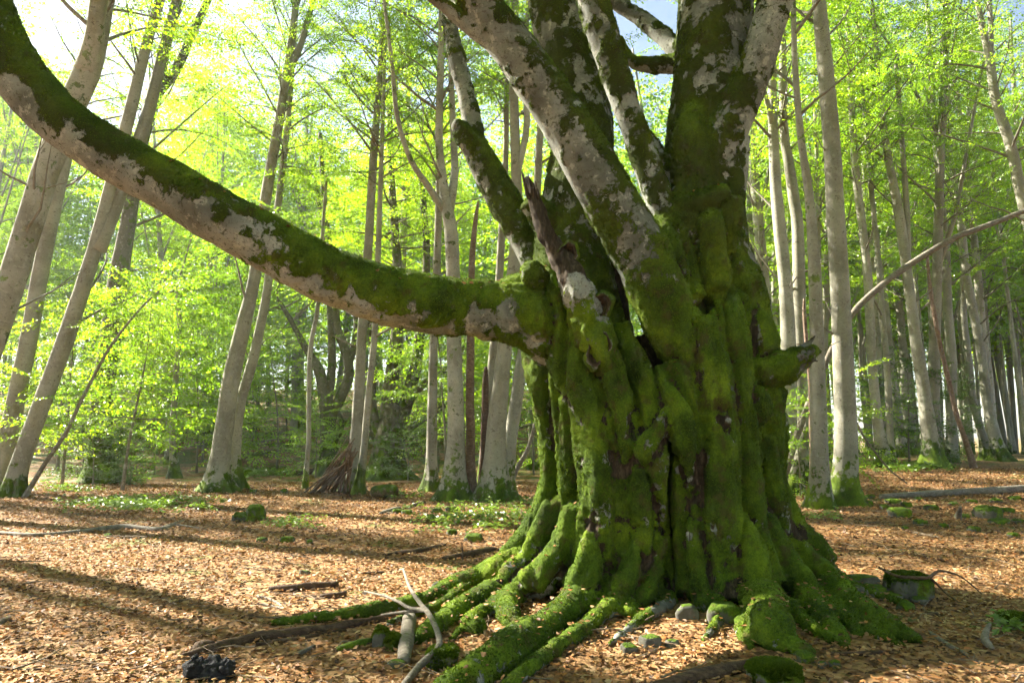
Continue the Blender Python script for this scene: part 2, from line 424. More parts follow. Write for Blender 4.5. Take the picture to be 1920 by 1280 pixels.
# ------------------------------------------------------------------ the old beech
HERO = np.array([1.95, 7.5, 0.0]); HERO[2] = gz(HERO[0], HERO[1])
TUBES = []
def T_(part, pts, moss=1.0, rot_shade=0.0, lift=0.55):
    """pts: (px, py, width_px, Y) or, on the ground, (px, py, width_px)"""
    if part == 'trunk' and len(pts[-1]) == 4 and pts[-1][2] < 95 and len(pts) > 3:      # ends sink into the wood
        e = pts[-1]; pts = list(pts[:-1]) + [(e[0], e[1], e[2] * 0.6, e[3] + 0.16)]
    rows = []
    for p in pts:
        if len(p) == 4: P = at(p[0], p[1], p[3]); r = p[2] / 2 * mpp(p[0], p[1], p[3])
        else:
            P = ground_at(p[0], p[1]); r = p[2] / 2 * mpp(p[0], p[1], P[1])
            P = ground_at(p[0], p[1], r * lift)
        rows.append([*P, r])
    S = spline(rows, 0.09); S[:, 3] = np.clip(S[:, 3], 0.012, 9)
    TUBES.append((part, S, moss, rot_shade))

# stems and cores
T_('trunk', [(1130, 1140, 230, 7.5), (1125, 900, 215, 7.5), (1100, 720, 205, 7.5), (1078, 560, 160, 7.6), (1070, 430, 128, 7.7), (1092, 250, 112, 7.75), (1064, 100, 112, 7.8), (1038, -40, 110, 7.8), (1010, -200, 96, 7.8)], 0.12)
T_('trunk', [(1365, 1140, 230, 7.5), (1360, 900, 210, 7.5), (1355, 720, 205, 7.45), (1342, 580, 190, 7.4), (1314, 440, 165, 7.4), (1322, 280, 150, 7.4), (1336, 120, 140, 7.4), (1346, -40, 132, 7.4), (1362, -200, 110, 7.4)], 0.12)
T_('trunk', [(1240, 1140, 260, 8.0), (1240, 900, 250, 8.0), (1240, 760, 220, 8.0), (1235, 690, 160, 7.95)], 1)
T_('trunk', [(1180, 1130, 150, 7.3), (1165, 900, 140, 7.25), (1150, 740, 110, 7.2)], 1)
T_('trunk', [(1325, 1130, 150, 7.3), (1325, 900, 150, 7.2), (1310, 760, 130, 7.1), (1290, 690, 110, 7.0)], 1)
# front flutes
T_('trunk', [(955, 1052, 60, 7.25), (1015, 985, 70, 7.25), (1042, 900, 62, 7.3), (1036, 800, 66, 7.3), (1020, 715, 72, 7.25), (1005, 640, 80, 7.2)], 1)
T_('trunk', [(1012, 1068, 60, 6.95), (1062, 1000, 56, 6.9), (1070, 900, 52, 6.95), (1072, 800, 54, 6.9), (1066, 700, 60, 6.9), (1045, 620, 80, 6.9)], 1)
T_('trunk', [(1085, 1110, 84, 6.6), (1122, 1010, 100, 6.62), (1128, 900, 96, 6.65), (1112, 800, 90, 6.7), (1094, 690, 80, 6.72), (1085, 600, 75, 6.8), (1070, 520, 80, 7.1)], 1)
T_('trunk', [(1196, 1100, 78, 6.6), (1197, 1010, 70, 6.55), (1192, 910, 70, 6.55), (1182, 840, 66, 6.6), (1160, 770, 66, 6.65), (1142, 700, 70, 6.65)], 1)
T_('trunk', [(1266, 1118, 34, 6.7), (1250, 1050, 32, 6.72), (1237, 960, 30, 6.75), (1235, 890, 30, 6.7)], 1)
T_('trunk', [(1296, 1105, 60, 6.6), (1290, 1010, 54, 6.6), (1288, 920, 54, 6.6), (1296, 840, 56, 6.6), (1310, 760, 60, 6.65)], 1)
T_('trunk', [(1350, 1110, 110, 6.55), (1345, 1010, 96, 6.55), (1345, 900, 94, 6.6), (1340, 800, 96, 6.65), (1325, 700, 100, 6.7), (1300, 610, 100, 6.75)], 1)
T_('trunk', [(1440, 1085, 84, 6.75), (1408, 1005, 72, 6.7), (1396, 900, 66, 6.75), (1388, 800, 74, 6.75), (1375, 700, 80, 6.8), (1360, 590, 80, 6.9), (1350, 490, 70, 7.0)], 1)
T_('trunk', [(1535, 1065, 90, 7.1), (1468, 990, 90, 7.05), (1440, 900, 72, 7.1), (1436, 800, 74, 7.1), (1428, 700, 84, 7.1), (1400, 590, 80, 7.15), (1372, 480, 60, 7.2)], 1)
T_('trunk', [(1475, 1020, 60, 7.4), (1452, 920, 52, 7.45), (1450, 800, 50, 7.4), (1440, 720, 60, 7.3)], 1)
T_('trunk', [(1420, 960, 34, 6.85), (1420, 880, 34, 6.85), (1415, 800, 40, 6.85)], 1)
T_('trunk', [(1385, 560, 46, 6.95), (1388, 660, 50, 6.85), (1400, 760, 54, 6.8)], 1)
T_('trunk', [(1252, 590, 50, 6.76), (1266, 650, 56, 6.7), (1284, 740, 58, 6.6), (1296, 830, 50, 6.55), (1302, 920, 44, 6.55), (1300, 1020, 44, 6.56), (1296, 1100, 44, 6.6)], 1)
# upper left front: mossy ribs down to the crotch
T_('trunk', [(1166, 610, 34, 6.9), (1178, 650, 44, 6.8), (1194, 695, 50, 6.74), (1212, 745, 54, 6.66), (1222, 800, 50, 6.58), (1218, 870, 44, 6.55), (1212, 950, 40, 6.56), (1210, 1040, 40, 6.58), (1206, 1110, 40, 6.6)], 1)
T_('trunk', [(1122, 610, 40, 6.72), (1130, 650, 52, 6.64), (1148, 710, 56, 6.56), (1164, 775, 52, 6.54), (1174, 850, 46, 6.53), (1178, 940, 42, 6.53), (1172, 1040, 44, 6.54), (1160, 1110, 44, 6.58)], 1)
T_('trunk', [(1040, 560, 90, 6.95), (1060, 640, 90, 6.85), (1070, 720, 70, 6.85)], 1)
# thin sinewy strands between the flutes
for pts_ in ([(1148, 1085, 34, 6.52), (1158, 990, 30, 6.5), (1156, 890, 28, 6.52), (1138, 770, 28, 6.56), (1112, 640, 26, 6.62)], [(1226, 1095, 32, 6.56), (1224, 985, 27, 6.55), (1216, 900, 26, 6.5), (1202, 820, 24, 6.5)],
        [(1318, 1085, 32, 6.5), (1316, 980, 28, 6.5), (1316, 880, 28, 6.52), (1318, 770, 28, 6.54), (1296, 630, 28, 6.6), (1284, 540, 24, 6.68)], [(1382, 1065, 34, 6.52), (1372, 960, 30, 6.52), (1368, 850, 30, 6.54), (1360, 740, 30, 6.58), (1346, 610, 28, 6.66), (1340, 520, 24, 6.74)],
        [(1098, 1070, 34, 6.62), (1096, 960, 28, 6.62), (1096, 860, 28, 6.62), (1086, 750, 28, 6.66), (1074, 640, 26, 6.72)], [(1470, 1025, 38, 6.95), (1430, 950, 30, 6.88), (1418, 850, 28, 6.86), (1408, 720, 30, 6.84), (1388, 590, 28, 6.9), (1374, 490, 24, 6.98)],
        [(1046, 1040, 34, 6.98), (1052, 940, 28, 7.0), (1054, 840, 28, 7.0), (1046, 740, 30, 6.98), (1030, 650, 30, 6.95)], [(1165, 1060, 26, 6.5), (1170, 960, 24, 6.5), (1172, 870, 24, 6.5), (1160, 800, 22, 6.54)], [(1345, 1085, 24, 6.46), (1348, 980, 22, 6.46), (1350, 870, 22, 6.48), (1345, 760, 24, 6.54), (1325, 640, 24, 6.62)]):
    T_('trunk', pts_, 1)
# buttresses that carry the flutes out into the roots
for pts_ in ([(1118, 950, 60, 6.60), (1106, 1055, 72, 6.48), (1074, 1122, 64, 6.38)], [(1195, 975, 48, 6.52), (1184, 1065, 56, 6.46), (1148, 1128, 48, 6.36)], [(1388, 985, 60, 6.60), (1408, 1065, 72, 6.46), (1432, 1130, 78, 6.34)], [(1078, 955, 50, 6.76), (1044, 1045, 56, 6.68), (992, 1096, 48, 6.60)],
        [(1428, 975, 60, 6.86), (1472, 1055, 58, 6.76), (1515, 1104, 50, 6.62)], [(1462, 965, 60, 7.02), (1518, 1048, 62, 6.92), (1576, 1108, 54, 6.80)], [(1046, 950, 56, 7.02), (1004, 1044, 58, 6.96), (938, 1098, 48, 6.86)], [(1300, 985, 48, 6.52), (1314, 1065, 54, 6.46), (1324, 1122, 46, 6.40)],
        [(1345, 985, 50, 6.50), (1362, 1075, 54, 6.44), (1372, 1125, 40, 6.36)], [(1230, 1010, 40, 6.56), (1218, 1085, 48, 6.48), (1200, 1130, 40, 6.38)]):
    T_('trunk', pts_, 0.9)
# burls and knots
T_('trunk', [(1240, 690, 30, 6.72), (1258, 740, 46, 6.56), (1274, 785, 58, 6.46), (1284, 825, 48, 6.46), (1294, 880, 36, 6.5), (1298, 950, 30, 6.54), (1298, 1030, 26, 6.6)], 0.30)
T_('trunk', [(1256, 770, 44, 6.5), (1232, 815, 48, 6.45), (1210, 850, 56, 6.45), (1188, 880, 46, 6.5)], 0.75)
T_('trunk', [(1236, 800, 40, 6.52), (1228, 850, 50, 6.46), (1230, 895, 36, 6.48), (1236, 950, 26, 6.56), (1244, 1020, 24, 6.64)], 0.7)
T_('trunk', [(1404, 730, 46, 6.78), (1422, 758, 50, 6.74), (1420, 800, 34, 6.76)], 1)
T_('trunk', [(1350, 770, 30, 6.5), (1360, 790, 36, 6.48), (1362, 820, 26, 6.5)], 0.5)
# hollow filled with rotten wood
T_('trunk', [(1212, 640, 56, 7.5), (1216, 700, 60, 7.35), (1226, 770, 60, 7.2)], -1.2, 1.0)
T_('trunk', [(1150, 480, 24, 7.7), (1165, 560, 26, 7.65), (1180, 640, 30, 7.6)], -1.2, 0.8)
# big mossy shoulder of the right stem with hollow stub
T_('trunk', [(1280, 480, 90, 7.0), (1290, 420, 90, 6.95), (1300, 360, 80, 7.0), (1296, 260, 70, 7.05), (1310, 180, 60, 7.1)], 0.85)
T_('trunk', [(1336, 540, 70, 6.85), (1335, 470, 64, 6.8), (1334, 420, 52, 6.72), (1332, 396, 46, 6.68)], 1)
T_('trunk', [(1345, 470, 70, 6.9), (1362, 400, 60, 6.82), (1366, 370, 46, 6.78)], 1)
T_('trunk', [(1290, 395, 50, 6.85), (1330, 375, 46, 6.75), (1362, 362, 40, 6.75)], 1)
T_('trunk', [(1245, 420, 60, 6.95), (1250, 470, 80, 6.85), (1262, 540, 90, 6.8), (1280, 620, 90, 6.75)], 0.95)
T_('trunk', [(1300, 560, 60, 6.75), (1285, 500, 50, 6.8), (1275, 430, 50, 6.85)], 1)
# limbs
T_('limb_long', [(1075, 650, 100, 7.0), (1030, 620, 125, 7.0), (975, 590, 124, 6.95), (900, 580, 110, 6.9), (800, 570, 110, 6.8), (700, 548, 112, 6.7), (600, 510, 108, 6.55), (500, 455, 104, 6.45), (400, 402, 102, 6.3), (300, 340, 98, 6.2), (200, 287, 94, 6.1), (120, 232, 95, 6.0), (76, 190, 97, 5.96), (30, 136, 99, 5.92), (-8, 76, 100, 5.88), (-38, 0, 98, 5.85), (-75, -140, 90, 5.8)], 0.26)
T_('limb_long', [(1030, 590, 90, 7.0), (985, 545, 66, 6.95), (930, 548, 40, 6.95)], 1)
T_('limb_stub', [(1012, 540, 60, 6.9), (1000, 512, 44, 6.72), (996, 506, 40, 6.66)], 0.2)
T_('limb_diagonal', [(1300, 700, 90, 6.75), (1275, 640, 104, 6.75), (1246, 570, 112, 6.75), (1210, 490, 112, 6.75), (1168, 420, 104, 6.7), (1128, 350, 98, 6.65), (1085, 275, 94, 6.6), (1040, 200, 88, 6.55), (988, 125, 86, 6.5), (930, 50, 80, 6.45), (880, -20, 78, 6.4), (800, -150, 66, 6.3)], 0.20)
T_('limb_inner', [(1270, 470, 56, 6.95), (1248, 410, 54, 6.95), (1222, 340, 52, 6.95), (1188, 240, 50, 6.95), (1155, 145, 54, 6.95), (1122, 40, 58, 6.95), (1100, -50, 56, 6.95), (1060, -220, 44, 6.9)], 0.18)
T_('limb_inner', [(1250, 330, 44, 7.3), (1225, 280, 34, 7.3), (1205, 250, 26, 7.3)], -0.1)
T_('limb_right', [(1330, 360, 70, 7.05), (1350, 280, 74, 7.0), (1385, 205, 70, 6.95), (1415, 130, 66, 6.9), (1440, 50, 64, 6.85), (1462, -20, 62, 6.8), (1510, -170, 52, 6.75)], 0.05)
T_('limb_right', [(1330, 470, 60, 7.0), (1368, 360, 60, 7.05), (1375, 260, 60, 7.1)], -0.22)
T_('limb_sunlit', [(1030, 540, 60, 7.9), (1002, 480, 60, 8.0), (978, 432, 60, 8.05), (940, 368, 60, 8.1), (905, 305, 54, 8.15), (888, 268, 44, 8.2), (884, 225, 36, 8.2), (872, 170, 34, 8.25), (856, 110, 32, 8.3), (845, 50, 28, 8.35), (838, -20, 26, 8.4), (825, -170, 18, 8.5)], -0.1)
T_('limb_sunlit', [(905, 305, 40, 8.15), (880, 270, 38, 8.1), (862, 240, 30, 8.08), (850, 232, 20, 8.05)], 0.2)
T_('limb_back', [(1300, 130, 44, 7.6), (1262, 88, 36, 7.8), (1215, 45, 32, 7.95), (1165, 12, 28, 8.1), (1120, -12, 24, 8.2), (1040, -60, 18, 8.3)], -0.05)
T_('limb_back', [(1310, 140, 50, 7.45), (1270, 122, 38, 7.6), (1225, 122, 30, 7.7), (1190, 118, 26, 7.75), (1172, 98, 20, 7.8), (1160, 70, 14, 7.8)], 0.25)
T_('limb_left_top', [(935, 85, 34, 6.5), (900, 68, 28, 6.45), (868, 42, 26, 6.4), (840, 18, 24, 6.35), (805, -8, 20, 6.3), (740, -60, 14, 6.2)], 0.2)
T_('limb_broken', [(1420, 700, 70, 7.0), (1458, 692, 74, 6.97), (1478, 682, 58, 6.93), (1496, 670, 46, 6.9), (1510, 668, 48, 6.88), (1526, 658, 30, 6.86), (1542, 662, 8, 6.86)], 0.55)
T_('limb_broken', [(1500, 682, 26, 6.86), (1524, 676, 20, 6.85), (1538, 678, 6, 6.85)], -0.6, 0.8)
T_('limb_broken', [(1495, 660, 24, 6.9), (1515, 646, 16, 6.9), (1531, 626, 7, 6.9)], -1, 0.7)
T_('limb_knob', [(1030, 420, 60, 7.5), (1005, 392, 46, 7.4), (990, 376, 44, 7.35)], 0.9)
# roots
T_('root_a', [(1010, 1010, 60, 7.25), (950, 1058, 58, 7.2), (900, 1082, 43), (850, 1100, 37), (800, 1122, 27), (720, 1140, 27), (640, 1152, 24), (560, 1162, 18), (500, 1168, 10)], 0.9)
T_('root_b', [(1050, 1020, 60, 6.95), (990, 1078, 58, 6.9), (930, 1106, 42), (880, 1130, 37), (835, 1160, 35), (805, 1182, 37), (785, 1200, 21)], 0.45)
T_('root_c', [(1075, 1030, 60, 6.75), (1020, 1090, 54, 6.7), (975, 1112, 38), (950, 1130, 43), (956, 1158, 37), (965, 1172, 21)], 0.5)
T_('root_d', [(985, 1118, 24), (930, 1136, 26), (892, 1156, 29), (880, 1172, 35), (905, 1180, 29)], 0.5)
T_('root_e', [(1120, 1030, 80, 6.6), (1098, 1100, 78, 6.55), (1062, 1146, 53), (1015, 1180, 51), (975, 1205, 67), (935, 1236, 67), (895, 1262, 64), (850, 1295, 59), (780, 1340, 48)], 0.2)
T_('root_f', [(1195, 1050, 70, 6.6), (1172, 1110, 64, 6.52), (1130, 1150, 37), (1085, 1186, 32), (1040, 1216, 30), (990, 1256, 32), (940, 1296, 30), (890, 1340, 24)], 0.15)
T_('root_g', [(1262, 1120, 30, 6.7), (1240, 1140, 24), (1205, 1160, 22), (1170, 1186, 18), (1140, 1210, 10)], -0.15)
T_('root_h', [(1400, 1060, 80, 6.6), (1420, 1110, 84, 6.45), (1440, 1150, 74), (1448, 1185, 74), (1475, 1205, 40), (1520, 1225, 21)], 0.7)
T_('root_i', [(1405, 1030, 50, 6.75), (1455, 1080, 43), (1500, 1106, 43), (1530, 1140, 40), (1560, 1175, 32), (1585, 1200, 18)], 0.45)
T_('root_j', [(1480, 1010, 70, 7.0), (1530, 1075, 66, 6.95), (1580, 1118, 48), (1630, 1155, 48), (1680, 1185, 38), (1725, 1198, 18)], 0.8)
T_('root_k', [(1530, 1110, 40), (1560, 1150, 30), (1600, 1172, 27), (1608, 1190, 18)], 0.6)
T_('root_l', [(1480, 1020, 60, 7.3), (1540, 1068, 56, 7.25), (1580, 1095, 32), (1640, 1115, 19), (1700, 1132, 14)], 0.3)
T_('root_m', [(1310, 1080, 70, 6.6), (1325, 1120, 60, 6.5), (1320, 1138, 32)], 0.8)
T_('root_n', [(1230, 1100, 50, 6.6), (1205, 1130, 44, 6.5), (1175, 1150, 24)], 0.6)

for k_, pts_ in enumerate(([(1000, 1090, 30), (940, 1120, 24), (905, 1150, 22), (860, 1185, 18), (838, 1202, 8)], [(1060, 1132, 34), (1010, 1165, 26), (962, 1176, 22), (930, 1192, 12)], [(1140, 1132, 30), (1105, 1165, 24), (1066, 1192, 22), (1015, 1222, 17), (985, 1252, 9)],
        [(1480, 1130, 30), (1508, 1166, 25), (1548, 1192, 21), (1600, 1216, 9)], [(1560, 1128, 34), (1606, 1166, 27), (1655, 1192, 19), (1700, 1212, 9)], [(1340, 1122, 38), (1352, 1150, 28), (1338, 1176, 20), (1318, 1202, 9)], [(1400, 1150, 30), (1392, 1186, 24), (1412, 1216, 12)], [(880, 1095, 26), (822, 1136, 20), (762, 1158, 15), (700, 1182, 7)])):
    T_('root_x%d' % k_, pts_, (0.5, 0.2, 0.35, 0.6, 0.5, 0.0, 0.6, 0.4)[k_])

def build_hero():
    mb = MB()
    for part, S, mo, ro in TUBES: mb.tube(S[:, :3], S[:, 3], 16)
    tmp = link('tmp', mb.mesh('tmp', None))
    rm = tmp.modifiers.new('r', 'REMESH'); rm.mode = 'VOXEL'; rm.voxel_size = 0.0235; rm.use_smooth_shade = True
    sm = tmp.modifiers.new('s', 'SMOOTH'); sm.factor = 0.5; sm.iterations = 4
    dg = bpy.context.evaluated_depsgraph_get(); ev = tmp.evaluated_get(dg); me = bpy.data.meshes.new_from_object(ev)
    n = len(me.vertices); V = np.empty(n * 3, np.float32); me.vertices.foreach_get('co', V); V = V.reshape(-1, 3).astype(np.float64)
    Nn = np.empty(n * 3, np.float32); me.vertices.foreach_get('normal', Nn); Nn = Nn.reshape(-1, 3)
    loops = np.empty(len(me.loops), np.int32); me.loops.foreach_get('vertex_index', loops)
    tot = np.empty(len(me.polygons), np.int32); me.polygons.foreach_get('loop_total', tot)
    Q = loops.reshape(-1, 4) if (tot == 4).all() else None
    bpy.data.objects.remove(tmp)
    parts = [t[0] for t in TUBES]
    S = np.concatenate([t[1] for t in TUBES]); ti = np.concatenate([np.full(len(t[1]), k) for k, t in enumerate(TUBES)])
    near = np.zeros(n, int); msum = np.zeros(n); rsum = np.zeros(n); crease = np.zeros(n)
    mo_t = np.array([t[2] for t in TUBES], np.float32); ro_t = np.array([t[3] for t in TUBES], np.float32)
    sp_, sr = S[:, :3].astype(np.float32), S[:, 3].astype(np.float32)
    starts = np.concatenate([[0], np.cumsum([len(t[1]) for t in TUBES])[:-1]])
    s2 = (sp_ * sp_).sum(1)
    for a in range(0, n, 6000):
        v = V[a:a + 6000].astype(np.float32)
        d = v @ (-2 * sp_.T); d += s2; d += (v * v).sum(1)[:, None]
        np.maximum(d, 0, out=d); np.sqrt(d, out=d); d -= sr
        dt = np.minimum.reduceat(d, starts, axis=1)
        near[a:a + 6000] = dt.argmin(1)
        d1 = dt.min(1); wgt = np.exp(-np.minimum((dt - d1[:, None]) / 0.03, 30)); wgt /= wgt.sum(1)[:, None]
        msum[a:a + 6000] = wgt @ mo_t; rsum[a:a + 6000] = wgt @ ro_t
        p2 = np.partition(dt, 1, axis=1); crease[a:a + 6000] = np.exp(-(p2[:, 1] - p2[:, 0]) / 0.026)
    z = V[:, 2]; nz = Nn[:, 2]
    n_lo = fbm(V, 2.2, 11, 3); n_mid = fbm(V, 9.0, 23, 3)
    # moss field: everywhere on the bole, patchy on the stems, on the upper side of limbs
    up = sstep(2.0, 3.6, z)
    moss = msum + 0.55 * nz * (0.35 + up) + 0.9 * n_lo + 1.15 * n_mid
    istrunk = np.array([p == 'trunk' or p == 'limb_diagonal' for p in parts])[near]
    moss = moss + np.where((msum < 0.6) & (msum > -0.5) & istrunk, sstep(3.5, 2.4, z) * 0.9, 0)
    islong = np.array([p == 'limb_long' for p in parts])[near]
    moss = moss + np.where(islong, 0.42 * nz + 0.35 * np.exp(-((V[:, 0] + 0.1) / 0.8) ** 2), 0)
    isroot = np.array([p.startswith('root') for p in parts])[near]
    moss = moss + np.where(isroot, 0.25 * nz, 0)
    istube = np.array([p == 'trunk' for p in parts])[near]
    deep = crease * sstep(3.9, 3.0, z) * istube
    moss = moss - 0.72 * deep; rsum = np.clip(rsum + 1.3 * deep, 0, 1)  # creases coloured dark: bare brown bark plus painted-in shade
    moss = np.clip(moss, -1, 1.2)
    dry = sstep(2.6, 4.0, z) * (1 - 0.75 * np.clip(nz * 1.6, 0, 1))  # moss colour darkens with height, less on upward faces
    on = sstep(-0.1, 0.25, moss)
    Vs = V * np.array([1, 1, 0.25])
    disp = 0.020 * fbm(Vs, 4.5, 41, 3) + on * (0.010 + 0.010 * fbm(V, 16, 51, 3) + 0.008 * vnoise(V, 42, 61))
    # knots and wrinkles on bare bark, ropey vertical ribs on the bole
    ribs = vnoise(V * np.array([1, 1, 0.16]), 9.0, 71)
    rid = np.abs(vnoise(V * np.array([1, 1, 0.13]) + 0.06 * n_mid[:, None], 6.0, 73)); rid2 = np.abs(vnoise(V * np.array([1, 1, 0.2]), 13.0, 75))
    disp = disp + (0.020 * ribs + 0.055 * (np.minimum(rid, 0.45) - 0.3) + 0.018 * (np.minimum(rid2, 0.5) - 0.3)) * sstep(3.6, 2.4, z) * np.where(isroot, 0.35, 1)
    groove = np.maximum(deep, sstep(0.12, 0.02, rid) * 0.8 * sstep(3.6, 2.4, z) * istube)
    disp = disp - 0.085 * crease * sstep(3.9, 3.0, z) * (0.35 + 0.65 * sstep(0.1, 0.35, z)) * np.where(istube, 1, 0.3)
    rsum = np.clip(rsum + 0.7 * sstep(0.4, 1, groove), 0, 1); moss = moss - 0.34 * groove  # groove bottoms also get shade in their colour and less moss
    V = V + Nn * disp[:, None]
    # separate pieces keep the normals of the whole
    full = raw_mesh('whole', V, Q, np.zeros((0, 3), int), None)
    FN = np.empty(n * 3, np.float32); full.vertices.foreach_get('normal', FN); FN = FN.reshape(-1, 3)
    pid = np.array([p for p in parts])[near]
    pid = np.where(np.char.startswith(pid, 'root') & (V[:, 2] - HERO[2] > 0.42), 'trunk', pid)
    fp = pid[Q[:, 0]].copy()
    for p in sorted(set(fp)):                     # stray islands of a part go to the part around them
        fi = np.nonzero(fp == p)[0]; q = Q[fi]; lab = np.arange(n)
        for _ in range(400):
            m_ = lab[q].min(1); new = lab.copy(); np.minimum.at(new, q.ravel(), np.repeat(m_, 4))
            new = np.minimum(new, new[new])
            if (new == lab).all(): break
            lab = new
        cl = lab[q[:, 0]]; ids, cnt = np.unique(cl, return_counts=True)
        for c_ in ids[cnt < cnt.max()]:
            sel = fi[cl == c_]; vs_ = np.zeros(n, bool); vs_[Q[sel].ravel()] = True
            nb = np.nonzero(vs_[Q].any(1) & (fp != p))[0]
            if len(nb): u_, k_ = np.unique(fp[nb], return_counts=True); fp[sel] = u_[k_.argmax()]
    root = empty('old_beech_tree', HERO, 'huge ancient moss-covered beech with many thick limbs and sprawling roots', 'tree')
    for p in sorted(set(fp)):
        q = Q[fp == p]; used, inv = np.unique(q, return_inverse=True)
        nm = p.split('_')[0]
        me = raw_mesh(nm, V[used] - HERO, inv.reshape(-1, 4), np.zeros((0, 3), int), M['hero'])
        for an, arr in (('moss', moss), ('rot_shade', rsum), ('dry', dry)):
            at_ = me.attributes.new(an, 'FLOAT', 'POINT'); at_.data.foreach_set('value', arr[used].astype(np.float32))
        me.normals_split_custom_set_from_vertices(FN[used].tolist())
        o = link(nm, me, root)
        lab = {'limb_long': 'long mossy limb sweeping out to the left', 'limb_broken': 'short broken mossy stub on the right side', 'limb_stub': 'sawn pale stub on top of the long limb',
               'limb_sunlit': 'sunlit limb behind with yellow moss', 'limb_diagonal': 'thick pale limb crossing up to the left'}.get(p)
        if lab: o['label'] = lab
    # moss tufts: short blades standing out of the mossy skin
    A, B, C = V[Q[:, 0]], V[Q[:, 1]], V[Q[:, 3]]
    cen = V[Q].mean(1); fm = moss[Q].mean(1) + 0.45 * fbm(cen, 14, 81, 2); fn = FN[Q].mean(1)
    area = np.linalg.norm(np.cross(B - A, C - A), axis=1)
    tocam = ((CAM - cen) * fn).sum(1) > -0.35 * np.linalg.norm(CAM - cen, axis=1)
    wt = area * (fm > 0.05) * (groove[Q[:, 0]] < 0.45) * np.where(tocam, 1.0, 0.15) * (cen[:, 2] < 7.5)
    K = 330000
    f = RNG.choice(len(Q), K, p=wt / wt.sum())
    u, v = RNG.random(K), RNG.random(K)
    P = A[f] + (B[f] - A[f]) * u[:, None] + (C[f] - A[f]) * v[:, None]
    d = fn[f] + RNG.normal(0, 0.55, (K, 3)) + np.array([0, 0, -0.15]); d /= np.linalg.norm(d, axis=1)[:, None]
    L = RNG.uniform(0.007, 0.024, K) * (0.8 + 0.5 * np.clip(vnoise(P, 9, 91), -0.6, 1)); Wd = RNG.uniform(0.004, 0.009, K)
    sd_ = np.cross(d, RNG.normal(0, 1, (K, 3))); sd_ /= np.linalg.norm(sd_, axis=1)[:, None]
    P = P - fn[f] * 0.004
    VV = np.stack([P - sd_ * Wd[:, None], P + sd_ * Wd[:, None], P + d * L[:, None]], 1).reshape(-1, 3)
    rv = np.clip(0.40 - 0.28 * dry[Q[f, 0]] + 0.95 * fbm(P, 2.6, 95, 3) + 0.5 * fbm(P, 14, 97, 2) + RNG.normal(0, 0.24, K), 0, 1)
    mb = MB(); mb.add(VV - HERO, None, np.arange(K * 3).reshape(-1, 3), np.repeat(rv, 3))
    o = link('moss', mb.mesh('moss', M['moss'], None, False, True), root); o['kind'] = 'stuff'
    global HERO_FACES
    HERO_FACES = (A, B, C, fn, area, cen)
    return root
HERO_ROOT = build_hero()

